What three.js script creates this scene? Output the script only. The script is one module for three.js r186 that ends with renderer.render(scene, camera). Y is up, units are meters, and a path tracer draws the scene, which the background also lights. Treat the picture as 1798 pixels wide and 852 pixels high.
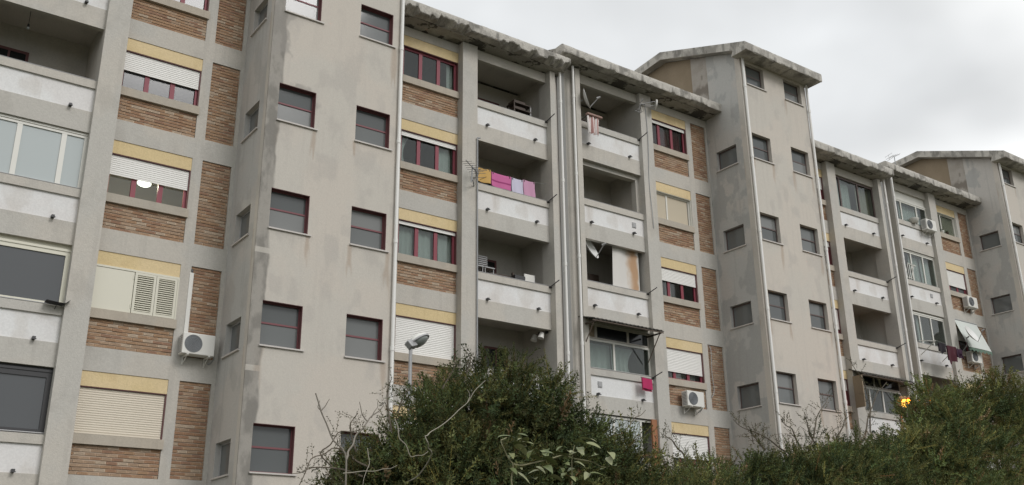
import * as THREE from 'three';
import { mergeGeometries, mergeVertices, toCreasedNormals } from 'three/addons/utils/BufferGeometryUtils.js';
import { RoundedBoxGeometry } from 'three/addons/geometries/RoundedBoxGeometry.js';

// ------------------------------------------------------------------ camera
const scene = new THREE.Scene();
const camera = new THREE.PerspectiveCamera(27.46, 1024 / 485, 0.1, 4000);
camera.position.set(-10.358, -3.496, 24.6);
camera.rotation.set(THREE.MathUtils.degToRad(19.79), THREE.MathUtils.degToRad(-35.735), THREE.MathUtils.degToRad(-0.63), 'YXZ');
scene.add(camera);

// ------------------------------------------------------------------ renderer, exposure
const renderer = new THREE.WebGLRenderer({ antialias: true });
renderer.toneMapping = THREE.LinearToneMapping;
renderer.toneMappingExposure = 1.12;
renderer.shadowMap.enabled = true;

// ------------------------------------------------------------------ noise
function rng(seed) { let a = seed >>> 0; return () => { a = (a + 0x6D2B79F5) | 0; let t = Math.imul(a ^ (a >>> 15), 1 | a); t = (t + Math.imul(t ^ (t >>> 7), 61 | t)) ^ t; return ((t ^ (t >>> 14)) >>> 0) / 4294967296; }; }
const RND = new Float32Array(65536); { const r = rng(7); for (let i = 0; i < 65536; i++) RND[i] = r(); }
const hash = (x, y, z) => { let h = (Math.imul(x, 0x1f1f1f1f) ^ Math.imul(y, 0x5bd1e995) ^ Math.imul(z, 0x27d4eb2d)) | 0; h ^= h >>> 15; h = Math.imul(h, 0x2c1b3c6d); return RND[(h ^ (h >>> 16)) & 65535]; };
const sm = (t) => t * t * (3 - 2 * t), lerp = (a, b, t) => a + (b - a) * t, clamp = (v, a = 0, b = 1) => Math.min(b, Math.max(a, v));
const step = (a, b, v) => sm(clamp((v - a) / (b - a)));
// value noise, periodic in x (px) and y (py) when they are given
function noise2(x, y, px = 0, py = 0, s = 0) {
  const xi = Math.floor(x), yi = Math.floor(y), u = sm(x - xi), v = sm(y - yi);
  const wx = (i) => (px ? ((i % px) + px) % px : i), wy = (i) => (py ? ((i % py) + py) % py : i);
  return lerp(lerp(hash(wx(xi), wy(yi), s), hash(wx(xi + 1), wy(yi), s), u), lerp(hash(wx(xi), wy(yi + 1), s), hash(wx(xi + 1), wy(yi + 1), s), u), v);
}
function fbm2(x, y, px, py, oct, s = 0) { let a = 0.5, t = 0, n = 0; for (let i = 0; i < oct; i++) { t += a * noise2(x, y, px, py, s + i * 17); n += a; x *= 2; y *= 2; px *= 2; py *= 2; a *= 0.5; } return t / n; }
function noise3(x, y, z, s = 0) {
  const zi = Math.floor(z), w = sm(z - zi);
  return lerp(noise2(x, y, 0, 0, s + zi * 131), noise2(x, y, 0, 0, s + (zi + 1) * 131), w);
}
function fbm3(x, y, z, oct, s = 0) { let a = 0.5, t = 0, n = 0; for (let i = 0; i < oct; i++) { t += a * noise3(x, y, z, s + i * 29); n += a; x *= 2.03; y *= 2.03; z *= 2.03; a *= 0.5; } return t / n; }

// ------------------------------------------------------------------ sky: overcast, brighter towards the zenith
{
  const W = 1024, Hh = 512, d = new Float32Array(W * Hh * 4);
  for (let j = 0; j < Hh; j++) for (let i = 0; i < W; i++) {
    const el = ((j + 0.5) / Hh - 0.5) * Math.PI, az = ((i + 0.5) / W - 0.5) * 2 * Math.PI;
    const x = Math.cos(el) * Math.cos(az), y = Math.sin(el), z = Math.cos(el) * Math.sin(az);
    const cie = (1 + 2 * Math.max(0, y)) / 3;
    const p = 1 / (Math.max(y, 0) + 0.22);
    const c = fbm3(x * p * 1.5 + 7.3, y * 2.0, z * p * 1.5 + 3.1, 5, 5);
    const f = fbm3(x * p * 4.2 + 1.7, y * 3, z * p * 4.2 + 9.2, 5, 77);
    let L = 1.12 * (0.42 + 0.58 * cie) * (0.8 + 0.35 * step(0.36, 0.62, c) + 0.42 * (f - 0.5));
    if (y < 0) L = lerp(L, 0.1, step(0, 0.06, -y));
    const o = (j * W + i) * 4;
    { const b = step(0.62, 0.3, c); d[o] = L * (0.99 - 0.015 * b); d[o + 1] = L; d[o + 2] = L * (1.0 + 0.02 * b); } d[o + 3] = 1;
  }
  const sky = new THREE.DataTexture(d, W, Hh, THREE.RGBAFormat, THREE.FloatType);
  sky.mapping = THREE.EquirectangularReflectionMapping; sky.minFilter = sky.magFilter = THREE.LinearFilter; sky.wrapS = THREE.RepeatWrapping; sky.needsUpdate = true;
  scene.background = sky; scene.environment = sky;
}
const sun = new THREE.DirectionalLight(0xfffcfa, 1.3);
sun.position.set(22, 42, 46); sun.target.position.set(10, 5, 0);
sun.castShadow = true; sun.shadow.radius = 40; sun.shadow.mapSize.set(2048, 2048);
Object.assign(sun.shadow.camera, { left: -40, right: 40, top: 40, bottom: -40, near: 1, far: 160 });
scene.add(sun, sun.target);

// ------------------------------------------------------------------ textures
function dataTex(w, h, fn, srgb = true) {
  const d = new Uint8Array(w * h * 4);
  for (let j = 0; j < h; j++) for (let i = 0; i < w; i++) {
    const c = fn((i + 0.5) / w, (j + 0.5) / h), o = (j * w + i) * 4;
    d[o] = clamp(c[0], 0, 255); d[o + 1] = clamp(c[1], 0, 255); d[o + 2] = clamp(c[2], 0, 255); d[o + 3] = 255;
  }
  const t = new THREE.DataTexture(d, w, h, THREE.RGBAFormat);
  t.wrapS = t.wrapT = THREE.RepeatWrapping; t.magFilter = THREE.LinearFilter; t.minFilter = THREE.LinearMipmapLinearFilter; t.generateMipmaps = true;
  if (srgb) t.colorSpace = THREE.SRGBColorSpace;
  t.needsUpdate = true; return t;
}
const mul = (c, k) => [c[0] * k, c[1] * k, c[2] * k];
const mix = (a, b, t) => [lerp(a[0], b[0], t), lerp(a[1], b[1], t), lerp(a[2], b[2], t)];
// plaster, one tile = 5 m: blotches, thin run-down streaks, grain
function plasterTile(base, warm, dark, seed, streak = 1) {
  return dataTex(720, 720, (u, v) => {
    const a = fbm2(u * 4, v * 4, 4, 4, 5, seed), b = fbm2(u * 9, v * 7, 9, 7, 4, seed + 50), g = fbm2(u * 170, v * 170, 170, 170, 2, seed + 9);
    const s = fbm2(u * 46, v * 2, 46, 2, 3, seed + 31), s2 = fbm2(u * 12, v * 3, 12, 3, 4, seed + 37);
    let c = mix(base, warm, step(0.42, 0.62, a));
    c = mix(c, dark, 0.3 * streak * step(0.56, 0.8, b));
    c = mix(c, dark, streak * 0.22 * step(0.6, 0.78, s) * step(0.45, 0.7, s2));
    return mul(c, 0.965 + 0.07 * g);
  });
}
const T = {};
T.plaster = plasterTile([181, 178, 171], [185, 180, 171], [158, 154, 147], 3);
T.cement = plasterTile([168, 167, 163], [173, 169, 163], [134, 134, 131], 21, 1);
T.white = plasterTile([217, 217, 216], [213, 211, 209], [178, 170, 160], 40, 0.9);
T.ochre = plasterTile([207, 187, 144], [211, 191, 151], [192, 169, 127], 60, 1.4);
T.roof = dataTex(800, 800, (u, v) => {
  const a = fbm2(u * 5, v * 5, 5, 5, 6, 12), b = fbm2(u * 14, v * 14, 14, 14, 5, 71), g = fbm2(u * 200, v * 200, 200, 200, 2, 33);
  let c = mix([150, 146, 138], [172, 168, 160], step(0.4, 0.62, a));
  c = mix(c, [62, 60, 55], 0.8 * step(0.545, 0.62, b));
  c = mix(c, [92, 88, 76], 0.6 * step(0.58, 0.7, a));
  return mul(c, 0.9 + 0.2 * g);
});
T.fascia = dataTex(1024, 512, (u, v) => {
  const a = fbm2(u * 9, v * 6, 9, 6, 5, 112), b = fbm2(u * 16, v * 6, 16, 6, 6, 171), g = fbm2(u * 200, v * 100, 200, 100, 2, 133);
  let c = mix([150, 146, 139], [184, 180, 172], step(0.38, 0.6, a));
  c = mix(c, [104, 102, 97], 0.5 * step(0.55, 0.72, b));
  return mul(c, 0.9 + 0.2 * g);
});
T.tan = plasterTile([140, 126, 106], [133, 119, 99], [116, 103, 87], 80, 0.5);
T.raw = plasterTile([146, 140, 130], [160, 154, 146], [96, 88, 78], 90, 2.0);
T.grain = dataTex(512, 512, (u, v) => { const g = 255 * (0.6 * fbm2(u * 60, v * 60, 60, 60, 4, 5) + 0.4 * fbm2(u * 9, v * 9, 9, 9, 3, 6)); return [g, g, g]; }, false);
T.ground = dataTex(512, 512, (u, v) => { const a = fbm2(u * 6, v * 6, 6, 6, 6, 201); const c = mix([78, 70, 54], [58, 66, 40], step(0.42, 0.6, a)); return mul(c, 0.8 + 0.4 * fbm2(u * 90, v * 90, 90, 90, 2, 202)); });
T.brick = dataTex(256, 256, (u, v) => { const a = fbm2(u * 6, v * 6, 6, 6, 5, 301), g = fbm2(u * 60, v * 60, 60, 60, 2, 302); const k = 190 + 70 * (a - 0.5) * 2 + 40 * (g - 0.5); return [k, k, k]; });
// tower front: 3.94 x 22.5 m. A patched strip of dark cement at the corner, rust and rain runs below the sills, pinkish blotches
const TY0 = -5, TYH = 22.5, TWX = 1.97;
function towerFront(seed, patched, sillYs) {
  return dataTex(400, 1600, (u, v) => {
    const x = (u - 0.5) * 2 * TWX, y = TY0 + v * TYH;
    const a = fbm2(x * 0.8, y * 0.7, 0, 0, 5, seed), b = fbm2(x * 2.2, y * 1.5, 0, 0, 5, seed + 5), g = noise2(x * 60, y * 60, 0, 0, seed + 9), h = fbm2(x * 9, y * 0.8, 0, 0, 3, seed + 14);
    let c = mix([187, 182, 173], [190, 183, 173], step(0.4, 0.62, a));
    c = mix(c, [172, 167, 160], 0.5 * step(0.54, 0.74, b));
    c = mix(c, [174, 168, 160], 0.2 * step(0.55, 0.8, h));
    for (const [ys, xs] of sillYs) {
      const dy = ys - y; if (dy < 0 || dy > 1.7) continue;
      const hs = hash(Math.round(xs * 10), Math.round(ys * 10), seed), w = (0.07 + 0.08 * hs) * (0.6 + 0.8 * noise2(y * 3, xs * 7, 0, 0, seed + 3)), len = 0.7 + 1.0 * hs, brk = step(0.75, 0.4, dy / len + 0.5 * (noise2(x * 22, y * 2.2, 0, 0, seed + 4) - 0.5));
      if (dy < len) c = mix(c, [158, 141, 125], 0.5 * brk * step(w, w * 0.2, Math.abs(x - xs + 0.05 * (noise2(y * 1.3, xs, 0, 0, 8) - 0.5))));
    }
    if (patched) {
      const e = -TWX + 0.36 + 0.22 * (fbm2(y * 1.1, 3.3 + x * 2, 0, 0, 6, seed + 61) - 0.5), gap = Math.abs(((y + 1.28) % 3 + 3) % 3) < 0.14 && y < 6 ? 0.75 : 0;
      const m = step(e + 0.04, e - 0.03, x);
      const tone = mix([120, 117, 111], [146, 142, 135], step(0.35, 0.65, fbm2(x * 5, y * 2.4, 0, 0, 5, seed + 70)));
      c = mix(c, tone, m * (1 - gap) * 0.9);
      const q = fbm2(x * 1.1 + 4, y * 1.2, 0, 0, 5, seed + 80) - 0.28 * (x + TWX) * 0.5;
      c = mix(c, [146, 142, 136], 0.6 * step(0.5, 0.58, q) * step(8.5, 9.2, y));
    }
    return mul(c, 0.975 + 0.05 * g);
  });
}
function towerSide(seed, patched) {
  return dataTex(400, 1600, (u, v) => {
    const z = -4 + u * 6.01, y = TY0 + v * TYH;
    const a = fbm2(z * 0.9, y * 0.8, 0, 0, 6, seed), b = fbm2(z * 1.9 + 3, y * 1.3, 0, 0, 6, seed + 5), g = noise2(z * 50, y * 50, 0, 0, seed + 9), h = fbm2(z * 8, y * 0.5, 0, 0, 3, seed + 4);
    let c = mix([176, 175, 171], [181, 177, 171], step(0.4, 0.6, a));
    if (patched) c = mix(c, [158, 158, 155], 0.75 * step(0.5, 0.58, b));
    else c = mix(c, [166, 163, 158], 0.6 * step(0.54, 0.64, b));
    c = mix(c, [156, 154, 150], 0.35 * step(0.6, 0.75, h));
    return mul(c, 0.97 + 0.06 * g);
  });
}
function fitTex(t, rx, ry, ox = 0, oy = 0) { const c = t.clone(); c.repeat.set(rx, ry); c.offset.set(ox, oy); c.needsUpdate = true; return c; }

// ------------------------------------------------------------------ materials
const lin = (r, g, b) => new THREE.Color().setRGB(r, g, b);
const std = (o) => new THREE.MeshStandardMaterial({ roughness: 0.92, metalness: 0, ...o });
const bump = fitTex(T.grain, 1 / 1.3, 1 / 1.3);
const surf = (t, tile, o = {}) => std({ map: fitTex(t, 1 / tile, 1 / tile), bumpMap: bump, bumpScale: 0.006, ...o });
const M = {
  plaster: surf(T.plaster, 5), cement: surf(T.cement, 5), white: surf(T.white, 5, { bumpScale: 0.002 }), ochre: surf(T.ochre, 5), tan: surf(T.tan, 5), raw: surf(T.raw, 4),
  roof: surf(T.roof, 4.2, { bumpScale: 0.02 }), fascia: surf(T.fascia, 3.1, { bumpScale: 0.03 }),
  joint: std({ color: lin(0.66, 0.67, 0.68), map: fitTex(T.cement, 1 / 1.3, 1 / 7) }),
  mortar: std({ color: lin(0.46, 0.38, 0.3) }),
  sill: surf(T.plaster, 4, { color: 0xf2ece4 }), slabSill: std({ color: lin(0.5, 0.47, 0.44), roughness: 0.6 }),
  red: std({ color: lin(0.22, 0.04, 0.058), roughness: 0.55 }), stairRed: std({ color: lin(0.17, 0.055, 0.062), roughness: 0.6 }), maroon: std({ color: lin(0.13, 0.05, 0.05), roughness: 0.6 }),
  brownFrame: std({ color: lin(0.1, 0.07, 0.065), roughness: 0.6 }), greyFrame: std({ color: lin(0.34, 0.34, 0.34), roughness: 0.5 }),
  whiteFrame: std({ color: lin(0.64, 0.63, 0.58), roughness: 0.45 }), creamFrame: std({ color: lin(0.62, 0.6, 0.5), roughness: 0.45 }), blackFrame: std({ color: lin(0.03, 0.03, 0.032), roughness: 0.5 }),
  shutter: std({ color: lin(0.78, 0.77, 0.74), roughness: 0.55 }), beigeShutter: std({ color: lin(0.64, 0.58, 0.48), roughness: 0.6 }),
  pipe: std({ color: lin(0.72, 0.71, 0.68), roughness: 0.45 }), greyPipe: std({ color: lin(0.3, 0.31, 0.32), roughness: 0.5 }),
  frosted: std({ color: lin(0.13, 0.138, 0.136), roughness: 0.1 }), frostedB: std({ color: lin(0.175, 0.18, 0.175), roughness: 0.16 }), frostedC: std({ color: lin(0.085, 0.092, 0.092), roughness: 0.07 }), dimGlass: std({ color: lin(0.085, 0.09, 0.095), roughness: 0.16 }), darkGlass: std({ color: lin(0.02, 0.022, 0.022), roughness: 0.12 }),
  glass: new THREE.MeshPhysicalMaterial({ color: 0xd9dfdd, roughness: 0.04, transmission: 1, thickness: 0, ior: 1.5 }),
  milk: std({ color: lin(0.42, 0.46, 0.46), roughness: 0.12 }),
  interior: std({ color: lin(0.4, 0.38, 0.35) }), darkWood: std({ color: lin(0.05, 0.032, 0.022), roughness: 0.6 }), wood: std({ color: lin(0.3, 0.13, 0.06), roughness: 0.7 }),
  rust: std({ color: lin(0.13, 0.1, 0.08) }),
  curtain: std({ color: lin(0.74, 0.74, 0.72) }), redCurtain: std({ color: lin(0.14, 0.018, 0.022) }), blind: std({ color: lin(0.5, 0.44, 0.34) }),
  metal: std({ color: lin(0.32, 0.32, 0.32), roughness: 0.45, metalness: 0.6 }), darkMetal: std({ color: lin(0.06, 0.06, 0.062), roughness: 0.5, metalness: 0.4 }),
  dish: std({ color: lin(0.68, 0.68, 0.66), roughness: 0.5 }), acWhite: std({ color: lin(0.68, 0.67, 0.63), roughness: 0.5 }), acGrille: std({ color: lin(0.17, 0.18, 0.19), roughness: 0.6 }),
  awning: std({ color: lin(0.16, 0.15, 0.135), roughness: 0.85, map: fitTex(T.roof, 1 / 2, 1 / 2) }),
  ground: std({ map: fitTex(T.ground, 1 / 6, 1 / 6) }), bark: std({ color: lin(0.12, 0.1, 0.075) }), dry: std({ color: lin(0.27, 0.25, 0.2) }),
};
const brickTones = [[0.62, 0.39, 0.235], [0.66, 0.43, 0.27], [0.56, 0.33, 0.2], [0.71, 0.5, 0.34], [0.62, 0.43, 0.29], [0.51, 0.3, 0.195], [0.77, 0.6, 0.44]].map((c) => std({ color: lin(...c), map: T.brick, bumpMap: T.brick, bumpScale: 0.006 }));

// ------------------------------------------------------------------ helpers
const names = new Map();
function numbered(n) { const k = names.get(n) ?? 0; names.set(n, k + 1); return k ? n + '_' + String(k).padStart(3, '0') : n; }
function uvm(g) {          // metre-scale box mapping in the object's own space
  if (g.index) g = g.toNonIndexed();
  g.computeVertexNormals();
  const p = g.attributes.position, n = g.attributes.normal, uv = new Float32Array(p.count * 2);
  for (let i = 0; i < p.count; i += 3) {
    let ax = 0, ay = 0, az = 0; for (let k = 0; k < 3; k++) { ax += n.getX(i + k); ay += n.getY(i + k); az += n.getZ(i + k); }
    ax = Math.abs(ax); ay = Math.abs(ay); az = Math.abs(az);
    for (let k = 0; k < 3; k++) {
      const x = p.getX(i + k), y = p.getY(i + k), z = p.getZ(i + k), o = (i + k) * 2;
      if (ax > ay && ax > az) { uv[o] = z; uv[o + 1] = y; } else if (ay > az) { uv[o] = x; uv[o + 1] = z; } else { uv[o] = x; uv[o + 1] = y; }
    }
  }
  g.setAttribute('uv', new THREE.BufferAttribute(uv, 2));
  for (const a of Object.keys(g.attributes)) if (!['position', 'normal', 'uv'].includes(a)) g.deleteAttribute(a);
  return g;
}
function bx(x0, x1, y0, y1, z0, z1) {
  const g = new THREE.BoxGeometry(Math.abs(x1 - x0), Math.abs(y1 - y0), Math.abs(z1 - z0));
  g.translate((x0 + x1) / 2, (y0 + y1) / 2, (z0 + z1) / 2); return g;
}
function rbx(x0, x1, y0, y1, z0, z1, r = 0.02, s = 2) {
  const g = new RoundedBoxGeometry(Math.abs(x1 - x0), Math.abs(y1 - y0), Math.abs(z1 - z0), s, r);
  g.translate((x0 + x1) / 2, (y0 + y1) / 2, (z0 + z1) / 2); return g;
}
const V3 = (p) => new THREE.Vector3(...p);
function tube(pts, r, seg = 6, n = 0) { const c = pts.length === 2 ? new THREE.LineCurve3(V3(pts[0]), V3(pts[1])) : new THREE.CatmullRomCurve3(pts.map(V3)); return new THREE.TubeGeometry(c, n || (pts.length - 1) * 5, r, seg); }
function bar(a, b, r, seg = 7) { // closed round bar
  const A = V3(a), B = V3(b), g = new THREE.CylinderGeometry(r, r, A.distanceTo(B), seg);
  g.applyQuaternion(new THREE.Quaternion().setFromUnitVectors(new THREE.Vector3(0, 1, 0), B.clone().sub(A).normalize())); g.translate((A.x + B.x) / 2, (A.y + B.y) / 2, (A.z + B.z) / 2); return g;
}
function taper(pts0, r0, r1, seg = 6) { // tapering branch, with small kinks
  const pts = []; pts0.forEach((p, i) => { pts.push(p); const q = pts0[i + 1]; if (q) { const l = Math.hypot(q[0] - p[0], q[1] - p[1], q[2] - p[2]), h = (k) => (hash(Math.round(p[0] * 997), Math.round(p[1] * 991), k) - 0.5) * l * 0.16; pts.push([lerp(p[0], q[0], 0.45) + h(1), lerp(p[1], q[1], 0.45) + h(2), lerp(p[2], q[2], 0.45) + h(3)]); } });
  const c = new THREE.CatmullRomCurve3(pts.map(V3)), n = (pts.length - 1) * 4, g = new THREE.TubeGeometry(c, n, 1, seg), p = g.attributes.position, q = new THREE.Vector3();
  for (let i = 0; i <= n; i++) { const o = c.getPointAt(i / n), r = lerp(r0, r1, i / n); for (let j = 0; j <= seg; j++) { const k = i * (seg + 1) + j; q.fromBufferAttribute(p, k).sub(o).multiplyScalar(r).add(o); p.setXYZ(k, q.x, q.y, q.z); } }
  g.computeVertexNormals(); return g;
}
function mesh(name, geos, mat, parent = scene) {
  const list = (Array.isArray(geos) ? geos : [geos]).map((g) => uvm(g));
  const g = list.length > 1 ? mergeGeometries(list) : list[0];
  const m = new THREE.Mesh(g, mat); m.name = parent === scene ? numbered(name) : name; m.castShadow = m.receiveShadow = true; parent.add(m); return m;
}
function smooth(name, geo, mat, parent) { const m = new THREE.Mesh(geo, mat); m.name = parent === scene ? numbered(name) : name; m.castShadow = m.receiveShadow = true; parent.add(m); return m; }
function part(name, parent) { const g = new THREE.Group(); g.name = name; parent.add(g); return g; }
function thing(name, label, category, pos = [0, 0, 0], group) { const g = new THREE.Group(); g.name = numbered(name); g.position.set(...pos); g.userData = { label, category }; if (group) g.userData.group = group; scene.add(g); return g; }
function extrudeX(poly, x0, x1) { // poly of [z, y]
  const s = new THREE.Shape(poly.map(([z, y]) => new THREE.Vector2(z, y))), g = new THREE.ExtrudeGeometry(s, { depth: Math.abs(x1 - x0), bevelEnabled: false });
  // local (x=z, y=y, z=depth) -> world (x = depth, z = shape x)
  g.applyMatrix4(new THREE.Matrix4().set(0, 0, 1, 0, 0, 1, 0, 0, -1, 0, 0, 0, 0, 0, 0, 1)); g.scale(1, 1, -1); // mirrors back
  const idx = g.index; g.translate(Math.min(x0, x1), 0, 0);
  const ng = g.toNonIndexed ? (g.index ? g.toNonIndexed() : g) : g, p = ng.attributes.position; // flip winding after the mirror
  for (let i = 0; i < p.count; i += 3) { const a = [p.getX(i + 1), p.getY(i + 1), p.getZ(i + 1)], b = [p.getX(i + 2), p.getY(i + 2), p.getZ(i + 2)]; p.setXYZ(i + 1, ...b); p.setXYZ(i + 2, ...a); }
  return ng;
}
// roof edge with a chipped lower arris, lofted along x
function cornice(x0, x1, zb, zf, yb, yt, chip, seed) {
  const n = Math.max(2, Math.round((x1 - x0) / 0.045)), P = [];
  for (let i = 0; i <= n; i++) {
    const x = lerp(x0, x1, i / n), r = (k, s) => (fbm2(x * k, s * 3.1, 0, 0, 3, seed + s) - 0.5);
    const c = chip * Math.min(0.13, Math.max(0, fbm2(x * 2.6, 0.7, 0, 0, 6, seed + 40) - 0.45) * 1.1) * (0.6 + 0.8 * noise2(x * 11, 2.2)), j = chip * 0.06 * r(15, 5);
    P.push([[zb, yb + 0.004], [zf - 0.05 - c * 2.1, yb + 0.004], [zf - 0.03 - c * 1.1 + j, yb + 0.015 * chip + c * 0.5], [zf - 0.008 - c * 0.12, yb + 0.03 * chip + c * 0.95 + Math.max(0, j)], [zf + 0.01 * r(6, 7) * chip, yb + 0.05 + c + Math.max(0, j)], [zf + 0.012 * r(5, 9), lerp(yb, yt, 0.75)], [zf - 0.012 + 0.012 * r(4, 11), yt - 0.02 + 0.03 * r(3, 13)], [zf - 0.07, yt + 0.03 * r(3, 13)], [zb, yt]].map(([z, y]) => [x, y, z]));
  }
  const pos = [], q = (a, b, c, d) => pos.push(...a, ...b, ...c, ...a, ...c, ...d), m = P[0].length;
  for (let i = 0; i < n; i++) for (let k = 0; k < m; k++) { const l = (k + 1) % m; q(P[i][k], P[i + 1][k], P[i + 1][l], P[i][l]); }
  for (const [e, f] of [[P[0], 1], [P[n], 0]]) for (let k = 1; k < m - 1; k++) pos.push(...(f ? [...e[0], ...e[k], ...e[k + 1]] : [...e[0], ...e[k + 1], ...e[k]]));
  const g = new THREE.BufferGeometry(); g.setAttribute('position', new THREE.Float32BufferAttribute(pos, 3)); return g;
}
// hanging cloth: wavy sheet with thickness; map (s in 0..1 across, t in 0..1 down) -> point
function cloth(fn, ns = 14, nt = 10, th = 0.006) {
  const pos = [], row = (o) => { const R = []; for (let j = 0; j <= nt; j++) { R.push([]); for (let i = 0; i <= ns; i++) { const p = fn(i / ns, j / nt); R[j].push([p[0], p[1], p[2] + o]); } } return R; };
  const A = row(th / 2), B = row(-th / 2), q = (a, b, c, d) => pos.push(...a, ...b, ...c, ...a, ...c, ...d);
  for (let j = 0; j < nt; j++) for (let i = 0; i < ns; i++) { q(A[j][i], A[j + 1][i], A[j + 1][i + 1], A[j][i + 1]); q(B[j][i], B[j][i + 1], B[j + 1][i + 1], B[j + 1][i]); }
  for (let i = 0; i < ns; i++) { q(A[0][i], A[0][i + 1], B[0][i + 1], B[0][i]); q(A[nt][i], B[nt][i], B[nt][i + 1], A[nt][i + 1]); }
  for (let j = 0; j < nt; j++) { q(A[j][0], B[j][0], B[j + 1][0], A[j + 1][0]); q(A[j][ns], A[j + 1][ns], B[j + 1][ns], B[j][ns]); }
  const g = new THREE.BufferGeometry(); g.setAttribute('position', new THREE.Float32BufferAttribute(pos, 3)); return g;
}
const smoothNormals = (g) => { const m = mergeVertices(g, 1e-4); m.computeVertexNormals(); return m; };

// ------------------------------------------------------------------ ground
const gy = (x, z) => -5.1 + 0.9 * step(19, 13, z) + 0.05 * clamp(x + 4, 0, 45) * step(16, 9, z) + 0.12 * (noise2(x * 0.3, z * 0.3) - 0.5);
{
  const pos = [], xs = [], zs = [];
  for (let i = -40; i <= 80; i += 1.5) xs.push(i); for (let i = -20; i <= 40; i += 1.5) zs.push(i);
  xs.unshift(-1500, -300); xs.push(300, 1500); zs.unshift(-1500, -300); zs.push(300, 1500);
  const p = (x, z) => [x, gy(x, z), z];
  for (let i = 0; i < xs.length - 1; i++) for (let j = 0; j < zs.length - 1; j++) { const a = p(xs[i], zs[j]), b = p(xs[i], zs[j + 1]), c = p(xs[i + 1], zs[j + 1]), d = p(xs[i + 1], zs[j]); pos.push(...a, ...b, ...c, ...a, ...c, ...d); }
  const g = new THREE.BufferGeometry(); g.setAttribute('position', new THREE.Float32BufferAttribute(pos, 3));
  mesh('ground', g, M.ground).userData = { kind: 'structure' };
}

// ------------------------------------------------------------------ building
const TW = 1.97, S0 = 2.073, S1 = 2.874, W1 = 3.147, W2 = 5.234, P2 = 5.812, L2 = 8.802, END = 9.47, PZ = 0.27, TZ = 2.011, BASE = -6, TOP = 14.03;
const YT = 1.707, YB = 1.345, ST = 0.226, SB = -0.007, BB = -0.706, CT = 0.119, CB = -0.1, WB = -0.754, BM = -1.333, sT = 1.711, sB = -0.677;
const TWIN = [[0.488, -0.646], [0.505, -0.62], [0.504, -0.581], [0.535, -0.554], [0.82, -0.244], [0.86, -0.064]], A1 = 0.607, A2 = 1.667;
const R = rng(11);
const brickGeos = [0, 1, 2, 3].map((i) => { const g = new RoundedBoxGeometry([0.243, 0.239, 0.244, 0.241][i], [0.068, 0.066, 0.07, 0.064][i], 0.06, 1, 0.006); return uvm(g); });
const halfBrick = uvm(new RoundedBoxGeometry(0.112, 0.067, 0.06, 1, 0.006));
// one brick field: [x0,x1] x [y0,y1]; the bricks' faces stand proud of the mortar backing
function brickField(g, x0, x1, y0, y1, single, pile) {
  if (x0 > x1) [x0, x1] = [x1, x0];
  const panel = mesh('brick_panel', bx(x0, x1, y0, y1, -0.25, -0.054), M.mortar, g);
  const bias = Math.floor(R() * 3);
  const n = Math.round((y1 - y0) / 0.087), ch = (y1 - y0) / n;
  for (let j = 0; j < n; j++) {
    let x = x0 + 0.004, first = true; const y = y0 + (j + 0.5) * ch;
    while (x < x1 - 0.05) {
      let w = 0.247; if (first && j % 2) w = 0.124; first = false;
      if (x + w > x1 - 0.004) w = x1 - 0.004 - x;
      if (w < 0.05) break;
      const half = w < 0.2, geo = half ? halfBrick : brickGeos[Math.floor(R() * 4)], mat = R() < 0.25 ? bias * 2 : Math.floor(Math.pow(R(), 1.15) * 7), sx = half ? (w - 0.012) / 0.112 : 1;
      const px = x + w / 2, py = y + (R() - 0.5) * 0.006, pz = -0.072 + R() * 0.014, rz = (R() - 0.5) * 0.012;
      if (single) { const b = new THREE.Mesh(geo, brickTones[mat]); b.name = 'brick'; b.position.set(px, py, pz); b.scale.x = sx; b.rotation.z = rz; b.castShadow = b.receiveShadow = true; panel.add(b); }
      else { const c = geo.clone(); if (sx !== 1) c.scale(sx, 1, 1); c.rotateZ(rz); c.translate(px, py, pz); pile[mat].push(c); }
      x += w;
    }
  }
}
// roller shutter curtain of interlocking slats
function shutterGeo(x0, x1, y0, y1, z) {
  const n = Math.max(1, Math.round((y1 - y0) / 0.055)), h = (y1 - y0) / n, poly = [[z - 0.012, y0], [z - 0.012, y1]];
  for (let i = n - 1; i >= 0; i--) { const y = y0 + i * h; poly.push([z, y + h * 0.97], [z + 0.011, y + h * 0.7], [z + 0.012, y + h * 0.4], [z + 0.004, y + h * 0.08]); }
  poly.push([z, y0]);
  return extrudeX(poly.slice().reverse(), x0, x1);
}
function curtainGeo(x0, x1, y0, y1, z, amp = 0.03, waves = 6, gather = 0) {
  return smoothNormals(cloth((s, t) => { const sx = gather ? lerp(s, s * (1 - gather * Math.sin(t * Math.PI * 0.8)), 1) : s; return [lerp(x0, x1, sx), lerp(y1, y0, t), z + amp * Math.sin(s * waves * 6.28 + t) * (0.5 + 0.5 * t)]; }, waves * 6, 8, 0.004));
}
function frameGeo(x0, x1, y0, y1, z0, z1, w, mull = [], tr = [], wm = w) { // frame with mullions (x) and transoms (y)
  const g = [bx(x0, x0 + w, y0, y1, z0, z1), bx(x1 - w, x1, y0, y1, z0, z1), bx(x0 + w, x1 - w, y0, y0 + w, z0, z1), bx(x0 + w, x1 - w, y1 - w, y1, z0, z1)];
  for (const x of mull) g.push(bx(x - wm / 2, x + wm / 2, y0 + w, y1 - w, z0 + 0.003, z1 - 0.003));
  for (const y of tr) g.push(bx(x0 + w, x1 - w, y - wm / 2, y + wm / 2, z0 + 0.006, z1 - 0.006));
  return g;
}
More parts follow.
